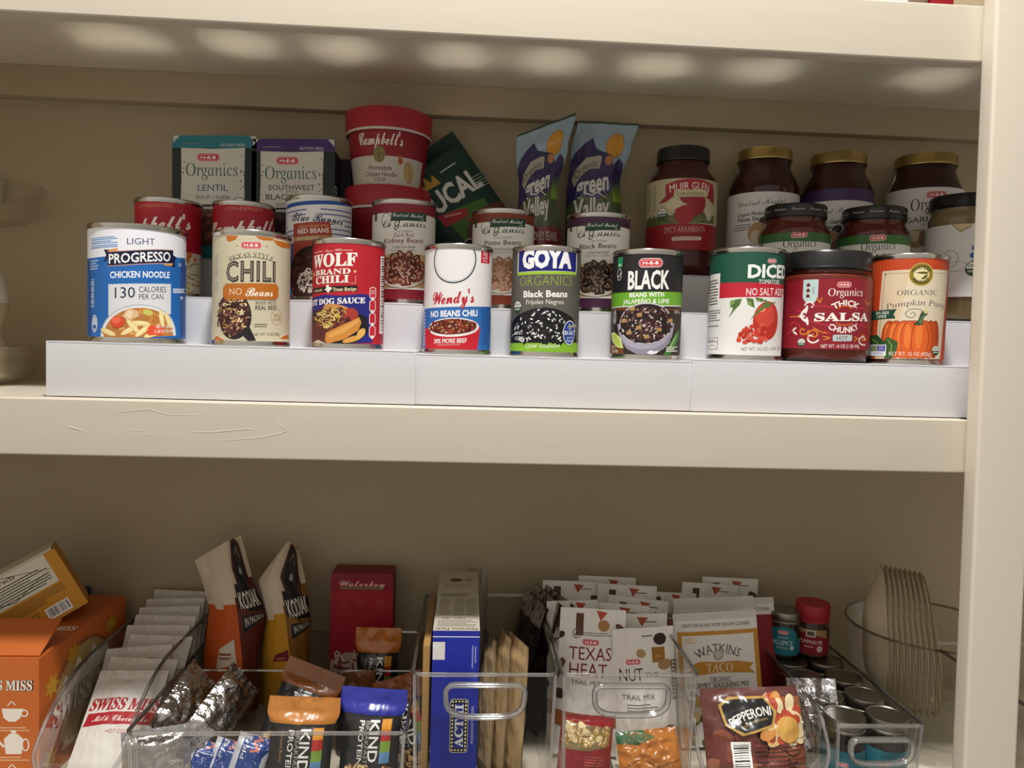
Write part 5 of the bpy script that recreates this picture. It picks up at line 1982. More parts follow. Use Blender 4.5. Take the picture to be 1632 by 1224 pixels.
ba = panel_bag('oatmeal_bag', 'white and orange oatmeal bag with a dark emblem, left of the two', [
    [at(322, 1120, 0.955), at(325, 1040, 0.955), at(334, 970, 0.962), at(322, 925, 0.97), at(310, 893, 0.975)],
    [at(386, 1135, 0.915), at(386, 1050, 0.915), at(378, 975, 0.935), at(366, 910, 0.955), at(362, 862, 0.970)],
    [at(412, 1128, 0.945), at(410, 1050, 0.945), at(424, 978, 0.955), at(402, 920, 0.968), at(384, 853, 0.978)]], 1, 'b8501e', '5a2014', art_bear('IN PACKETS', ('', '8a4a30')), 'front panel with emblem, dark brown below')
bb = panel_bag('oatmeal_bag', 'white and yellow oatmeal bag with a dark emblem, right of the two', [
    [at(412, 1120, 0.962), at(414, 1050, 0.962), at(420, 990, 0.967), at(411, 925, 0.975), at(456, 866, 0.982)],
    [at(462, 1132, 0.918), at(462, 1050, 0.918), at(456, 990, 0.935), at(440, 920, 0.958), at(461, 863, 0.975)],
    [at(492, 1120, 0.955), at(494, 1050, 0.955), at(496, 990, 0.960), at(488, 930, 0.972), at(476, 876, 0.986)]], 2, 'b5821e', '7a5420', art_bear('IN PACKETS', ('', 'a88a54')), 'front panel with emblem, brown below')


# ------------------------------------------------------------------ red drink box behind the bars
ra = Art(0, 0, 1)
RW, RH = 82, 168
ra.rect(-41, -RH, 41, 0, '9c1626')
ra.rect(-41, -RH, 41, -RH + 17, '86121f')
ra.text('Waterboy', 0, -RH + 7.5, 8.5, 'd8b4ac', 60, font='script', bold=0.01)
ra.rect(-28, -RH + 12.5, 28, -RH + 15.5, '7a6a3c')
for x, tt in ((-25, '12'), (-1, '8g'), (24, '0g')):
    ra.text(tt, x, -RH + 30, 7, 'a84a34', 9)
    ra.greek(x - 7, -RH + 37, x + 7, -RH + 41, 2, 'a0382c', 0.4)
ra.poly([(-40, -56), (-20, -68), (10, -66), (41, -54), (41, -30), (-40, -28)], 'b59a8a')
ra.blobs(lambda x, y: True, (-36, -64, 38, -32), 34, 12, 1.6, ['6a2420', 'd8cabc', '8a4a3c', 'c9b8a8'])
ra.line([(-34, -68), (-31, -52), (-28, -68)], 2, 'c9b8a8')
rc = at(575, 1060, 0.985)
carton('drink_mix_box', 'red box with a small script title standing behind the snack bars', rc.x, 1.005, FZ + 0.004, 0.080, 0.040, at(580, 914, 0.985).z - FZ - 0.004, ra, '7a1220', rot=-1)


# ------------------------------------------------------------------ snack bars
def bar_art(end, words, nuts, W, H, blue=False):
    a = Art(0, 0, 1)
    a.rect(-W / 2, -H, W / 2, 0, '1c1b1d')
    a.rect(-W / 2, -H, W / 2, -H + H * 0.25, end)
    seg = H * 0.41 / 4
    for i, c in enumerate(('d8922e', 'b52c2a', '7a9a3c', '5f8ab5')):
        a.rect(W * 0.20, -H * 0.72 + i * seg, W * 0.36, -H * 0.72 + (i + 1) * seg, c)
    a.text('KIND', W * 0.085, -H * 0.515, W * 0.155, 'eceae6', H * 0.39, rot=-90, bold=0.015)
    a.text(words[0], -W * 0.035, -H * 0.50, W * 0.07, 'a9a7a4', H * 0.40, rot=-90)
    a.text(words[1], -W * 0.14, -H * 0.49, W * 0.085, 'e4e2de', H * 0.42, rot=-90, bold=0.012)
    a.text(words[2], -W * 0.28, -H * 0.54, W * 0.05, 'a8804a' if not blue else '5a68a8', H * 0.30, rot=-90)
    if nuts:
        a.blobs(lambda x, y: True, (-W * 0.40, -H * 0.28, W * 0.42, -H * 0.02), 90, W * 0.055, W * 0.04, ['b58a52', '8a6030', 'd0b07a', '6a4420'], shine='e2cfa6')
    return a


WB = [(0, -0.030), (0.70, -0.030), (0.86, -0.035), (1, -0.0345)]
WBR = [(v, -x) for v, x in WB]
BUL = [(0, 0.4), (0.2, 1), (0.62, 0.95), (0.76, 0.55), (0.87, 0.06), (1, 0)]


def snack_bar(label, px, py, Y, rot, end, words, nuts=True, W=0.070, H=0.105, seed=1.0, blue=False, group=None, zb=None):
    p = at(px, py, Y)                             # middle of the top edge
    M = Matrix.Rotation(rot[2], 3, 'Z') @ Matrix.Rotation(rot[1], 3, 'Y') @ Matrix.Rotation(rot[0], 3, 'X')
    base = p - M @ Vector((0, 0, H))
    s_ = W / 0.070
    cl = end
    cc = '%02x%02x%02x' % tuple(min(255, int(int(end[i:i + 2], 16) * 1.08) + 6) for i in (0, 2, 4))
    return pouch('snack_bar', label, 'snack bar', tuple(base), rot, W, H, 0.026 * s_, bar_art(end, words, nuts, W * 1000, H * 1000, blue), FILM, '1c1b1d', group=group, L=[(v, x * s_) for v, x in WB], Rr=[(v, x * s_) for v, x in WBR], bulge=BUL, wr=0.0020, seed=seed, part='wrapper', crimp=[(0.87, 0.99, cc)])


G = 'nut snack bars in the wide low bin'
snack_bar('orange-ended snack bar in front, next to the blue-ended one', 487, 1110, 0.800, (radians(-12), radians(3), radians(2)), 'b8762e', ('BREAKFAST', 'PROTEIN', 'Almond Butter'), seed=1.4, group=G, W=0.076)
snack_bar('blue-ended snack bar at the right front corner of the wide bin', 598, 1096, 0.805, (radians(-12), radians(2), radians(-4)), '232a96', ('BREAKFAST', 'PROTEIN', ''), seed=6.2, blue=True, group=G, W=0.072)
snack_bar('small orange-ended fruit and nut bar standing before the red box', 604, 1000, 0.945, (radians(-6), 0, radians(-3)), 'b86a1c', ('Caramel', 'FRUIT & NUT', 'Sea Salt'), False, 0.058, 0.120, 2.7, group=G)
snack_bar('brown-ended snack bar lying askew behind the front orange one', 507, 1062, 0.868, (radians(-30), radians(17), radians(-10)), '8a4f1c', ('BREAKFAST', 'PROTEIN', ''), True, 0.072, 0.110, 8.8, group=G)
snack_bar('brown-ended snack bar tucked behind the blue-ended one', 632, 1078, 0.868, (radians(-18), radians(-20), radians(-6)), '8a4a1a', ('BREAKFAST', 'PROTEIN', ''), True, 0.062, 0.110, 4.8, group=G)
snack_bar('dark brown snack bar peeping between the two front bars', 560, 1072, 0.882, (radians(-10), radians(-6), radians(5)), '6a3c18', ('BREAKFAST', 'PROTEIN', ''), True, 0.055, 0.115, 3.1, group=G)


# foil-wrapped bars leaning to the left, and printed protein bars below them
def foil_bar(label, p_low, p_high, W, t, seed, printed=None, group=None):
    d = p_high - p_low
    H = d.length
    o = pouch('protein_bar' if printed else 'foil_bar', label, 'protein bar' if printed else 'foil bar', tuple(p_low), (0, 0, 0), W, H, t, printed, FILM if printed else FOIL, 'b9bac0' if printed else 'c4c2c0', group=group,
              bulge=[(0, 0.0), (0.1, 0.1), (0.2, 0.9), (0.5, 1), (0.8, 0.9), (0.9, 0.1), (1, 0)], wr=0.0030 if not printed else 0.0018, seed=seed, part='wrapper', crimp=[(0.92, 0.99, 'cfcfd4'), (0.01, 0.08, 'cfcfd4')])
    zax = d.normalized()
    yax = Vector((-0.25, 1, 0.12)) if not printed else Vector((0.1, 1, 0.25))
    yax = (yax - zax * yax.dot(zax)).normalized()
    xax = yax.cross(zax)
    o.rotation_mode = 'QUATERNION'
    o.rotation_quaternion = Matrix((xax, yax, zax)).transposed().to_quaternion()
    return o


G = 'foil wrapped bars in the wide low bin'
foil_bar('crumpled silver foil bar pressed against the left wall of the wide bin', at(262, 1180, 0.80), at(330, 1075, 0.885), 0.052, 0.020, 1.1, group=G)
foil_bar('dark silver foil bar leaning across, its edge turned to the front', at(312, 1190, 0.80), at(392, 1078, 0.880), 0.050, 0.022, 3.7, group=G)
foil_bar('bright silver foil bar standing in the left front corner of the wide bin', at(252, 1262, 0.785), at(248, 1160, 0.790), 0.066, 0.022, 7.7, group=G)


def protein_art():
    a = Art(0, 0, 1)
    a.rect(-20, -120, 20, 0, 'cfd2da')
    a.rect(-11, -112, 13, -10, '1f3f86')
    a.poly([(-20, -104), (-11, -112), (-11, -90)], 'b02c3a')
    a.poly([(13, -60), (20, -52), (13, -40)], '1f3f86')
    a.text('WERS', 3.5, -66, 9, 'e08a72', 48, rot=90, bold=0.02, shear=0.2)
    a.text('PROTEIN', -7, -62, 4.5, 'e4e6ee', 52, rot=90)
    return a


G = 'blue and white protein bars in the wide low bin'
foil_bar('blue and white protein bar, rightmost of the leaning printed bars', at(380, 1262, 0.790), at(410, 1172, 0.800), 0.036, 0.018, 2.2, protein_art(), G)
foil_bar('blue and white protein bar, middle one of the leaning printed bars', at(342, 1262, 0.795), at(372, 1180, 0.810), 0.034, 0.018, 4.2, protein_art(), G)
foil_bar('blue and white protein bar, leftmost beside the bright foil bar', at(305, 1262, 0.795), at(336, 1182, 0.810), 0.034, 0.018, 6.2, protein_art(), G)


# ------------------------------------------------------------------ popcorn box bin
pf = Art(0, 0, 1)
p0, p1 = at(690, 1005, 0.775), at(765, 1002, 0.775)
PW = (p1.x - p0.x) * 1000
PH = (p0.z - FZ - 0.004) * 1000
pf.rect(-PW / 2, -PH, PW / 2, 0, '1a2a9c')
pf.rect(-PW / 2, -PH + 6, PW / 2, -PH + 7, 'dfe2ea')
pf.rect(-PW / 2 + 0.3, -PH + 12, -PW / 2 + 13, -PH + 31, 'dcdad6')
pf.line([(PW / 2 - 7, -PH + 16), (PW / 2 - 7, -PH + 40)], 1.4, '8a95c8')
pf.line([(PW / 2 - 4, -PH + 17), (PW / 2 - 4, -PH + 34)], 1.4, '8a95c8')
cx_ = 6.0
pf.rrect(cx_ - 10.5, -106, cx_ + 8.5, -48, 3, 'd9d2b8')
pf.rrect(cx_ - 10, -105.4, cx_ + 8, -48.6, 2.6, '15161f')
for i in range(14):
    for xx in (cx_ - 8, cx_ + 6):
        pf.ell(xx, -103 + i * 4.0, 1.1, 1.2, 'efe6c4', 8)
for i in range(3):
    for yy in (-103.3, -50.8):
        pf.ell(cx_ - 4.5 + i * 3.5, yy, 1.0, 1.0, 'efe6c4', 8)
pf.rect(cx_ - 5.8, -101, cx_ + 3.8, -53, '1d2a8c')
pf.text('ACT II', cx_ - 1, -77, 8.5, 'e6e8ee', 46, font='serif', rot=90, bold=0.03)
pf.text('MICROWAVE POPCORN', PW / 2 - 5.5, -78, 2.8, 'c3cae4', 40, rot=90, bold=0.01)
pt = Art(0, 0, 1)
DD = 205
pt.rect(-PW / 2, -DD, PW / 2, 0, 'b8b1a2')
pt.text('Nutrition Facts', 0, -5, 6, '3a3630', PW * 0.9, rot=180, bold=0.015)
pt.greek(-PW * 0.42, -30, PW * 0.42, -10, 5, '6a645a', 0.4)
pt.text('150  30', -4, -36, 5, '3a3630', PW * 0.5, rot=180)
for cxx in (-14, 2, 16):
    pt.greek(cxx - 6, -100, cxx + 6, -44, 12, '7d766a', 0.4)
pt.greek(-PW * 0.42, -118, PW * 0.42, -104, 3, '6a645a', 0.5)
pt.ell(-3, -170, 8, 7, '4a4640', 16)
pt.greek(8, -176, 18, -164, 4, '5a544a', 0.5)
pt.greek(-18, -152, 18, -138, 4, '8a8478', 0.35)
t = thing('popcorn_box', 'blue microwave popcorn box with white nutrition panel on top, standing in a clear bin', 'box', ((p0.x + p1.x) / 2, 0.775, FZ + 0.004))
b = MB().box(-PW / 2000, PW / 2000, 0, DD / 1000, 0, PH / 1000, CARD, '1a2a8c', bev=0.0008)
pf.into(b, face_front(0), CARD, step=400)
pt.into(b, face_top(PH / 1000, 0), CARD, step=400)
b.build('box', t)
q = at(676, 1060, 0.86)
carton('kraft_carton', 'plain brown carton squeezed between bin wall and popcorn box', (-0.043 + p0.x) / 2 - 0.0005, 0.880, FZ + 0.004, 0.0075, 0.17, 0.155, None, 'a8834e')
q = at(762, 940, 0.985)
pouch('plastic_bag', 'small milky plastic bag standing behind the popcorn box', 'bag', (q.x, 0.988, FZ + 0.004), (radians(-2), 0, radians(0)), 0.026, at(762, 906, 0.988).z - FZ - 0.004, 0.014, None, BAGC, 'ffffff', seed=3)

ka = Art(0, 0, 1)
ka.rect(-50, -150, 50, 0, 'b59a70')
ka.rect(-44, -118, -34, -60, '35603a')
ka.poly([(-40, -40), (-32, -44), (-34, -12), (-40, -18)], '35603a')
G = 'brown kraft packets beside the popcorn box'
for i, (px, py, Y, rz, lab) in enumerate(((775, 1010, 0.835, 78, 'brown kraft packet right beside the popcorn box'), (790, 1003, 0.832, 80, 'brown kraft packet, middle one of three'), (806, 1012, 0.826, 72, 'brown kraft packet with green print, farthest from the popcorn box'))):
    p = at(px, py, Y)
    pouch('kraft_packet', lab, 'packet', (p.x + 0.004 * i, Y - 0.012, FZ + 0.004), (radians(-3), radians(-6 + 2 * i), radians(-rz)), 0.062, p.z - FZ - 0.006, 0.014, ka, KRAFT, 'b59a70', group=G, seed=2.2 * i + 1, wr=0.0016, part='packet', L=[(0, -0.031), (0.9, -0.031), (0.93, -0.030), (1, -0.028)], Rr=[(0, 0.031), (0.9, 0.031), (1, 0.029)])
da = Art(0, 0, 1)
da.rect(-35, -175, 35, 0, '33261e')
da.blobs(lambda x, y: True, (-34, -140, 34, -4), 120, 6, 3, ['2a1f18', '42322a', '4d3c30', '251b15'])
da.rect(-35, -175, 35, -140, '8a7f72')
da.blobs(lambda x, y: True, (-32, -172, 32, -142), 30, 5, 2.4, ['a59a8c', '6a6056', '4a4038'])
G = 'dark brown snack sleeves at the back of the popcorn bin'
labs = ['dark brown snack sleeve nearest the kraft packets', 'dark brown snack sleeve, second of four counting away from the kraft packets', 'dark brown snack sleeve, third of four counting away from the kraft packets', 'dark brown snack sleeve nearest the trail mix bin']
for i, (px, py) in enumerate(((806, 922), (822, 918), (838, 920), (850, 930))):
    p = at(px, py, 0.985)
    k = (p.z - FZ - 0.004) / 0.175
    o = pouch('snack_sleeve', labs[i], 'sleeve', (p.x - 0.004 + 0.0012 * i, 0.930 + 0.002 * i, FZ + 0.004), (radians(-14), radians(3), radians(-74 + 3 * i)), 0.075, 0.175 * k * 0.985, 0.010, da, FILM, '33261e', group=G, seed=1.3 * i + 5, wr=0.0018, part='sleeve')


# ------------------------------------------------------------------ trail mix bags
def trail_art(kind):
    a = Art(0, 0, 1)
    W, H = 84, 135
    a.rect(-42, -H, 42, 0, 'e2ddd6')
    if kind == 'heat':
        a.rect(-20, -129, -11, -104, '5a3c2a')
        a.poly([(4, -133), (17, -131), (9, -121)], 'b04a34')
        a.ell(13, -116, 7, 6.5, 'a87a4a', 18)
        a.ell(34, -112, 9, 4, '6a4030', 14, 0.8)
        a.ell(-38, -103, 6, 4, '3a2a22', 12, -0.5)
        a.ell(38, -86, 5, 7, '3d2c22', 12, -0.4)
        a.poly([(-42, -70), (-34, -78), (-30, -74), (-38, -52), (-42, -48)], '6a4632')
        a.ell(-36, -36, 7, 6, '3a261c', 14)
        a.ring(-19, -106, 5, 5.5, 1.1, '6a6660')
        a.line([(-21.5, -106), (-19.5, -103.5), (-16.5, -109)], 1.1, '4a4642')
        a.greek(-12, -108, 22, -103, 2, '8a857c', 0.4)
        heb(a, -2, -97, 20)
        a.text('TEXAS', -2, -84.5, 14, '7a2226', 50)
        a.text('HEAT', -4, -66.5, 15, '7a2226', 44)
        a.text('TRAIL MIX', -6, -52, 5, '5a3430', 34)
        a.poly([(-42, -18), (42, -14), (42, 0), (-42, 0)], '9a5a34')
    elif kind == 'nut':
        a.rect(-2, -126, 11, -124.6, '5a544c')
        a.ell(20, -121, 8, 7, '2f2220', 14)
        a.ell(-4, -106, 5.5, 5, 'a88a62', 16)
        a.rect(9, -112, 25, -95, '9a6a2e')
        a.greek(13, -103, 21, -100, 2, 'c09a5a', 0.4)
        a.ell(24, -92, 9, 6, 'a8845a', 14)
        heb(a, -14, -97, 18)
        a.text('NUT', -17, -83, 14, '3a3230', 27)
        a.text('THE', 7, -82, 5.5, '4a4240', 16)
        a.text('TRAIL MIX', -10, -58, 6, '4a4240', 38)
        a.greek(-24, -50, 12, -40, 3, '7a736a', 0.4)
        a.rect(32, -96, 40, -50, '3a3634')
        a.greek(33, -94, 39, -52, 10, 'd8d4cc', 0.5)
        a.ell(26, -16, 9, 7, '2f2220', 12)
    else:
        a.rect(-24, -128, -15, -106, '5a4030')
        a.poly([(2, -131), (16, -130), (8, -120)], 'a8503c')
        a.ell(32, -112, 8, 5, '5a3a2c', 14, 0.6)
        a.ell(4, -104, 8, 6, '9a7a50', 16)
        a.rect(12, -126, 26, -124.8, '6a645c')
        a.ell(-36, -104, 5, 4, '3a2a22', 12)
    return a


TM = {}


def trail(label, px, py, Y, kind, rot, seed, W=0.078, H=0.170, g='white trail mix bags in the clear bin'):
    p = at(px, py, Y)
    M = Matrix.Rotation(rot[2], 3, 'Z') @ Matrix.Rotation(rot[1], 3, 'Y') @ Matrix.Rotation(rot[0], 3, 'X')
    base = p - M @ Vector((0, 0, H))
    if kind in TM and kind == 'plain':
        return copy_tree(TM[kind], tuple(base), rot, label)
    a = trail_art(kind)
    up = H * 1000 - 135
    a.t = [tuple((q_[0], q_[1] + up) for q_ in t_[:3]) + t_[3:] for t_ in a.t]
    o = pouch('trail_mix_bag', label, 'snack bag', tuple(base), rot, W, H, 0.024, a, MATTE, 'dcd7cf', group=g, bulge=[(0, 0.1), (0.15, 1), (0.55, 1), (0.8, 0.4), (0.92, 0.05), (1, 0)], wr=0.0022, seed=seed)
    TM[kind] = o
    return o


r_ = radians
trail('trail mix bag with big dark red lettering, frontmost in its bin', 946, 970, 0.872, 'heat', (r_(-6), r_(2), r_(-2)), 1.0)
trail('trail mix bag with brown square picture and black lettering, right of the red-lettered front bag', 1024, 1000, 0.864, 'nut', (r_(-5), r_(-3), r_(2)), 2.0, 0.074)
o = trail('trail mix bag half hidden behind the left side of the red-lettered front bag', 912, 957, 0.912, 'heat', (r_(-5), r_(-1), r_(4)), 3.0, 0.064)
trail('plain-topped trail mix bag directly behind the red-lettered front bag', 985, 962, 0.915, 'plain', (r_(-9), r_(3), r_(-3)), 4.0)
trail('plain-topped trail mix bag just behind the bag with the brown square', 1012, 978, 0.890, 'plain', (r_(-10), r_(-1), r_(0)), 4.0)
trail('plain-topped trail mix bag leaning right, third row of the bin', 1018, 953, 0.945, 'plain', (r_(-8), r_(5), r_(-4)), 4.0)
trail('plain-topped trail mix bag at the back left corner of the bin', 912, 926, 0.975, 'plain', (r_(-6), r_(2), r_(2)), 4.0)
trail('plain-topped trail mix bag at the back right corner of the bin', 1000, 932, 0.968, 'plain', (r_(-6), r_(2), r_(-2)), 4.0)
trail('topmost plain trail mix bag peeking over the back row', 968, 919, 0.995, 'plain', (r_(-4), r_(2), r_(0)), 4.0)
o = trail('trail mix bag behind the seasoning packets, nearest the trail mix bin', 1066, 944, 0.975, 'heat', (r_(-6), r_(4), r_(6)), 5.0, g='trail mix bags behind the seasoning packets')
o = trail('trail mix bag showing above the seasoning packets, lower one of two', 1132, 930, 0.985, 'plain', (r_(-4), r_(4), r_(3)), 4.0)
o['group'] = 'trail mix bags behind the seasoning packets'
o = trail('trail mix bag showing highest above the seasoning packets', 1164, 921, 1.000, 'plain', (r_(-3), r_(2), r_(0)), 4.0)
o['group'] = 'trail mix bags behind the seasoning packets'

# low front of the trail mix bin: a red nut bag and a crumpled orange wrapper
na = Art(0, 0, 1)
na.rect(-30, -62, 30, 0, '8a1a20')
na.poly([(-28, -58), (28, -54), (26, -34), (0, -30), (-28, -30)], '8a7a54')
na.blobs(lambda x, y: True, (-26, -56, 24, -33), 44, 5, 3.4, ['c9a86a', 'b5904e', 'd8c08a', '9a7a3c'], shine='e6d6aa')
na.greek(-2, -24, 22, -12, 4, 'b0524a', 0.4)
p = at(930, 1190, 0.806)
pouch('nut_bag', 'small red bag with a clear window of peanuts, low in the trail mix bin', 'snack bag', (p.x, 0.806, FZ + 0.008), (r_(-10), r_(6), r_(4)), 0.060, 0.064, 0.022, na, FILM, '8a1a20', seed=3.6, wr=0.002)
oa = Art(0, 0, 1)
oa.rect(-34, -52, 34, 0, 'b5702c')
oa.poly([(-34, -52), (-6, -52), (10, -40), (-10, -34), (-34, -38)], '3d6a4a')
oa.line([(-30, -12), (-10, -20), (10, -10), (32, -16)], 2, '8a4e1c')
oa.line([(-34, -4), (0, -8), (34, -3)], 2.4, 'd8a06a')
p = at(1040, 1195, 0.800)
pouch('candy_wrapper', 'crumpled orange wrapper lying on the ribbed floor of the trail mix bin', 'wrapper', (p.x, 0.796, FZ + 0.010), (r_(-34), r_(-10), r_(-8)), 0.068, 0.050, 0.020, oa, FILM, 'b5702c', seed=7.7, wr=0.006)

# ------------------------------------------------------------------ seasoning packets, pepperoni and foil
def season_art(border, title):
    a = Art(0, 0, 1)
    W, H = 104, 150
    a.rect(-52, -H, 52, 0, 'dcd8d0')
    a.text('GREAT FOR INSTANT POT\u00ae OR SLOW COOKERS', 0, -H + 6.5, 4, '3a3632', 84, bold=0.008)
    a.rect(-48, -H + 13.8, 52, 0, border)
    if title:
        a.rect(-43, -H + 18.6, 46, 0, 'dedad4')
        a.text('WATKINS', 0, -H + 34.0, 10.5, '2f2e2c', 58, arc=50, bold=-0.004)
        a.ell(0, -H + 42.1, 6, 6.5, '8a8478', 20)
        a.ell(0, -H + 42.1, 4.6, 5.2, 'c2bcae', 18)
        a.greek(-23, -H + 40.9, -9, -H + 42.9, 2, '7a756c', 0.4)
        a.greek(9, -H + 40.9, 23, -H + 42.9, 2, '7a756c', 0.4)
        a.poly([(-40, -H + 55.1), (-22, -H + 49.4), (0, -H + 51.0), (22, -H + 50.2), (44, -H + 54.3), (38, -H + 59.9), (45, -H + 66.4), (28, -H + 64.8), (0, -H + 63.2), (-28, -H + 65.6), (-40, -H + 61.6), (-32, -H + 58.3)], 'bd852c')
        a.text('TACO', 2, -H + 57.5, 10, 'e6dccb', 32, font='serif', bold=-0.01)
        a.text('ORGANIC', 1, -H + 71.3, 6, '2f2e2c', 26, bold=0.002)
        a.text('GOURMET SEASONING MIX', -2, -H + 77.8, 6, '2f2e2c', 76, bold=0.002)
        a.ell(6, -H + 94.8, 26, 14, 'b59a64', 24)
        a.blobs(lambda x, y: True, (-38, -H + 87.5, 38, -4), 60, 6, 4, ['a84a34', 'c9a060', '7a3a24', 'd8c090', '5a6a34'])
        a.greek(-40, -H + 21.1, -26, -H + 29.2, 3, 'c9a860', 0.35)
    return a


G = 'seasoning packets in the scoop-front bin'
p = at(1145, 971, 0.905)
o = pouch('seasoning_packet', 'taco seasoning packet with orange border at the front of its bin', 'packet', (at(1155, 1180, 0.87).x, 0.872, FZ + 0.006), (r_(-9), r_(-4), r_(-1)), 0.104, (p.z - FZ - 0.006) / cos(r_(9)), 0.006, season_art('bd852c', True), CARD, 'c9c4bb', group=G, seed=1.2, wr=0.0008, bulge=[(0, 0), (0.1, 1), (0.9, 1), (1, 0)], part='packet')
p = at(1136, 947, 0.945)
pouch('seasoning_packet', 'seasoning packet with red border right behind the taco packet', 'packet', (at(1148, 1150, 0.91).x, 0.908, FZ + 0.006), (r_(-9), r_(-3), r_(-1)), 0.104, (p.z - FZ - 0.006) / cos(r_(9)), 0.006, season_art('8a1a24', False), CARD, 'c9c4bb', group=G, seed=2.2, wr=0.0008, bulge=[(0, 0), (0.1, 1), (0.9, 1), (1, 0)], part='packet')
p = at(1178, 951, 0.955)
pouch('seasoning_packet', 'rearmost seasoning packet, its red edge sticking out at the right', 'packet', (at(1190, 1150, 0.925).x - 0.006, 0.926, FZ + 0.006), (r_(-9), r_(-2), r_(-1)), 0.098, (p.z - FZ - 0.006) / cos(r_(9)), 0.006, season_art('8a1a24', False), CARD, 'c9c4bb', group=G, seed=3.2, wr=0.0008, bulge=[(0, 0), (0.1, 1), (0.9, 1), (1, 0)], part='packet')

pa = Art(0, 0, 1)
pa.rect(-54, -100, 54, 0, '5f2f2a')
pa.blobs(lambda x, y: True, (-50, -62, 50, -2), 60, 13, 10, ['7a3a2c', '8a4a34', '6a3028', '945a42'])
pa.rect(8, -98, 54, -52, '9a5a34')
pa.blobs(lambda x, y: True, (8, -98, 48, -56), 34, 10, 6, ['d8b47a', 'b0442c', 'e2cfa2', '8a3424', 'c98a44'])
pa.ell(34, -66, 14, 13, 'c99a4a', 18)
pa.poly([(-34, -72), (-38, -92), (-26, -100), (14, -100), (24, -84), (18, -70), (-18, -62)], 'b8924a')
pa.poly([(-31, -72), (-35, -91), (-25, -97.5), (12, -97.5), (21, -84), (16, -72), (-16, -65)], '121112')
pa.text('PEPPERONI', -6, -83, 8.5, 'e8e4de', 48, bold=0.02, rot=14, arc=80)
pa.line([(-16, -70), (-2, -76), (12, -78)], 2, '6a5a34')
barcode(pa, -30, -56, -10, -6, True)
for i in range(12):
    pa.rect(-6, -50 + i * 4.4, 52 - (i % 3) * 5, -49 + i * 4.4, '2f1816')
p = at(1198, 1100, 0.800)
M = Matrix.Rotation(r_(-20), 3, 'X')
base = p - M @ Vector((0, 0, 0.105))
pouch('pepperoni_bag', 'brown glossy pepperoni bag with barcode sagging over the scooped front', 'meat bag', (base.x, base.y, max(base.z, FZ + 0.006)), (r_(-20), r_(-3), r_(-2)), 0.108, 0.108, 0.034, pa, FILM, '5f2f2a', seed=6.6, wr=0.0040, bulge=[(0, 0.4), (0.2, 1), (0.6, 1), (0.85, 0.5), (1, 0.05)])
p = at(1296, 1104, 0.835)
pouch('foil_pouch', 'creased silver foil pouch wedged beside the pepperoni bag', 'pouch', (at(1312, 1240, 0.80).x, 0.803, FZ + 0.006), (r_(-16), r_(-14), r_(-38)), 0.056, 0.105, 0.016, None, FOIL, 'c9c8cc', seed=8.1, wr=0.0050)


# ------------------------------------------------------------------ spice jars
def spice_jar(name, label, X, Y, z, r, h, lab, lidm, art=None, scol='3a2416', lidh=0.014, turn=0.0, group=None):
    t = thing(name, label, 'spice jar', (X, Y, z), -atan2(X, Y) + radians(turn), group)
    zl = h - lidh
    MB().lathe([(0, 0.001), (r * 0.9, 0.0), (r * 0.98, 0.002), (r, 0.006), (r, zl - 0.010), (r * 0.96, zl - 0.005), (r * 0.84, zl - 0.001), (r * 0.84, h - 0.003)], GLASS, n=48).build('glass', t)
    MB().lathe([(0, 0.003), (r * 0.92, 0.003), (r * 0.94, 0.007), (r * 0.94, zl - 0.012), (0, zl - 0.012)], sauce(scol), n=40).build('spice', t)
    m = MB().lathe([(r * 0.86, zl), (r * 0.97, zl), (r * 0.98, zl + 0.002), (r * 0.95, zl + 0.003), (r * 0.98, zl + 0.0045), (r * 0.98, h - 0.0015), (r * 0.95, h), (r * 0.88, h), (r * 0.84, h - 0.0008), (0, h - 0.0008)], lidm, n=64)
    m.build('lid', t)
    m = MB()
    f = cyl(r + 0.0002, 0.006)
    vs, fs = [], []
    n = 64
    for q in range(n + 1):
        u = (q / n - 0.5) * 1.7 * pi * r
        vs += [f(u, 0, 0), f(u, zl - 0.024, 0)]
    for q in range(n):
        fs.append([2 * q, 2 * q + 2, 2 * q + 3, 2 * q + 1])
    m.add(vs, fs, PAPER, lab)
    if art:
        art(r * 1000).into(m, f, PAPER, step=1.5)
    m.build('label', t)
    return t


def spice_art(word, lab):
    def A(R):
        a = Art(0, 0, 1, R)
        H = 36
        a.poly([(-17, -30), (-12, -36), (0, -39), (12, -36), (17, -30), (17, 0), (-17, 0)], lab)
        heb(a, 0, -31, 14)
        a.text('ORGANIC', 0, -24, 2.4, 'd8e6e4', 14)
        a.text(word, 0, -17, 6.2, 'e2ebe8', 27, bold=-0.002)
        a.greek(-8, -11, 8, -8, 2, 'b5cfcc', 0.4)
        a.ell(12, -10, 3, 3, 'c9d4d0', 10)
        return a
    return A


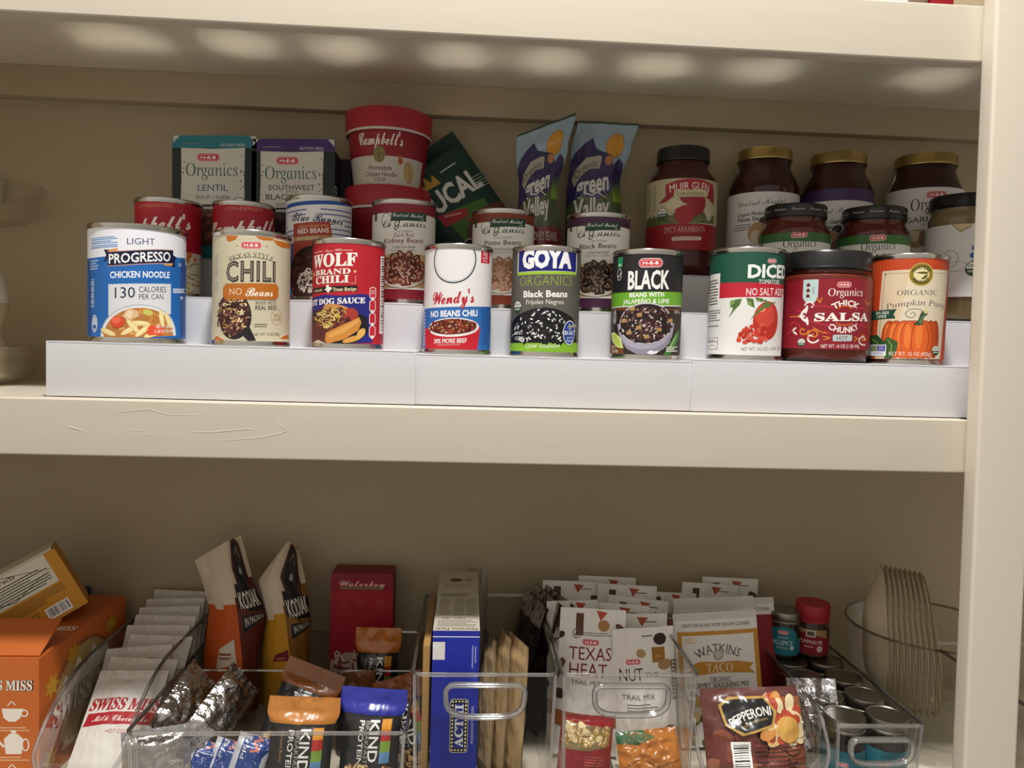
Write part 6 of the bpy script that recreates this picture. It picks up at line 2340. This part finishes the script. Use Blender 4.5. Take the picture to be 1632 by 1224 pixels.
SPR = at(1383, 1123, 0.84)
sj = None
G = 'spice jars filed in the narrow bin'
cols = (0.4245, 0.4725)
rows = (0.789, 0.837, 0.885, 0.933, 0.978)
row_words = ('front', 'second', 'third', 'fourth', 'rear')
zlid = 1.0045
for i, y in enumerate(rows):
    for j, x in enumerate(cols):
        lab = 'silver-lidded spice jar, %s row of the narrow bin, %s' % (row_words[i], 'beside the pepperoni bin' if j == 0 else 'beside the coffee filters')
        if sj is None:
            sj = spice_jar('spice_jar', lab, x, y, FZ + 0.005, 0.0225, zlid - FZ - 0.005, '1a6f80', STEEL, spice_art('', '1f7486'), group=G)
        else:
            copy_tree(sj, (x, y, FZ + 0.005), (0, 0, -atan2(x, y)), lab)
p = at(1250, 1050, 0.95)
hj = at(1250, 978, 0.935).z - zlid
spice_jar('spice_jar', 'allspice jar with teal label standing on top of the other spice jars', at(1250, 1050, 0.94).x + 0.002, 0.952, zlid, 0.0215, hj, '1a6a78', STEEL, spice_art('ALLSPICE', '1f7486'), scol='2f1c12')


def pie_art(R):
    a = Art(0, 0, 1, R)
    a.rect(-19, -34, 19, 0, '8a1a26')
    a.poly([(-19, -34), (-19, -24), (-8, -30), (6, -27), (19, -22), (19, -34)], '9a8050')
    a.rect(-7, -33, 5, -24, 'd8d0c4')
    a.rect(-5.5, -31.5, 3.5, -25.5, '5a4a4a')
    a.text('PUMPKIN PIE', 0, -17, 5.2, 'e2d2ca', 30, bold=0.002)
    a.greek(-9, -11, 4, -8, 1, 'c9a49c', 0.5)
    a.ell(11, -8, 4.2, 4.6, 'c9b8b0', 12)
    return a


xx = at(1300, 1050, 0.94).x
spice_jar('spice_jar', 'pumpkin pie spice jar with red cap standing on the other spice jars', xx, 0.955, zlid, 0.0222, at(1299, 968, 0.935).z - zlid, '8a1a26', REDLID, pie_art, scol='7a4a20', lidh=0.022)


# ------------------------------------------------------------------ coffee filters in a round clear tub
q = at(1394, 978, 0.905)
tc_x, tc_y, tr_ = 0.589, 0.908, 0.094
t = thing('round_tub', 'round clear tub of coffee filters beside the upright', 'tub', (tc_x, tc_y, FZ))
hz = 1.062 - FZ
MB().lathe([(0, 0.001), (tr_ * 0.84, 0.001), (tr_ * 0.88, 0.004), (tr_, hz), (tr_ - 0.002, hz), (tr_ * 0.86, 0.005), (0, 0.004)], CLEAR, n=80).build('tub', t)
MB().tube([(tr_ * sin(2 * pi * k / 80), tr_ * cos(2 * pi * k / 80), hz) for k in range(80)], 0.0016, clear('tub_rim', (0.6, 0.57, 0.52), 0.12, 1.5), closed=True).build('rim', t)
FIL = mat('filter_paper', 'cdc0a6', 0.8, spec=0.1)


def filter_mesh(seed):
    m = MB()
    n = 144
    prof = [(0.0, 0.0), (0.040, 0.0), (0.046, 0.001), (0.058, 0.006), (0.074, 0.012), (0.092, 0.018)]
    vs, fs = [], []
    for i, (r, z) in enumerate(prof):
        for k in range(n):
            qn = 2 * pi * k / n
            fl = (0.0009 * sin(36 * qn) * max(0, i - 1) / 4 + 0.003 * sin(3 * qn + seed) * (i / 5)) if i else 0
            # squeezed in depth by the tub, standing tall
            vs.append(Vector(((r + fl) * cos(qn), (r + fl) * sin(qn) * 0.60, z + (0.0005 * sin(5 * qn + seed * 2) + 0.0002 * sin(36 * qn)) * i / 5)))
    for i in range(len(prof) - 1):
        for k in range(n):
            k2 = (k + 1) % n
            fs.append([i * n + k, i * n + k2, (i + 1) * n + k2, (i + 1) * n + k])
    m.add(vs, fs, FIL)
    return m


fo = []
for k in range(3):
    o = filter_mesh(k * 1.7).build('coffee_filter', None, sharp=None)
    fo.append(o)
lab = 'white fluted paper coffee filter nested in the leaning stack'
NF = 27
for k in range(NF):
    o = fo[k] if k < 3 else fo[k % 3].copy()
    if k >= 3:
        COL.objects.link(o)
    tag(o, lab, 'coffee filter', 'nested paper coffee filters')
    qk = k / (NF - 1)
    # filter axis points right and a little towards the viewer; the pile fans out to the right at its foot
    zax = Vector((0.93, -0.34, 0.05 + 0.10 * qk)).normalized()
    xax = Vector((-0.20 - 0.10 * qk, 0, 1))
    xax = (xax - zax * xax.dot(zax)).normalized()
    yax = zax.cross(xax)
    o.rotation_mode = 'QUATERNION'
    o.rotation_quaternion = Matrix((xax, yax, zax)).transposed().to_quaternion()
    o.location = Vector((0.519, 0.925, 1.040)) + Vector((0.0023, -0.0004, -0.0003)) * k
p = at(1622, 1150, 0.86)
clear_bin('clear bin in the right bay, glimpsed past the upright', 0.655, 0.82, 0.79, 1.0, 1.000)
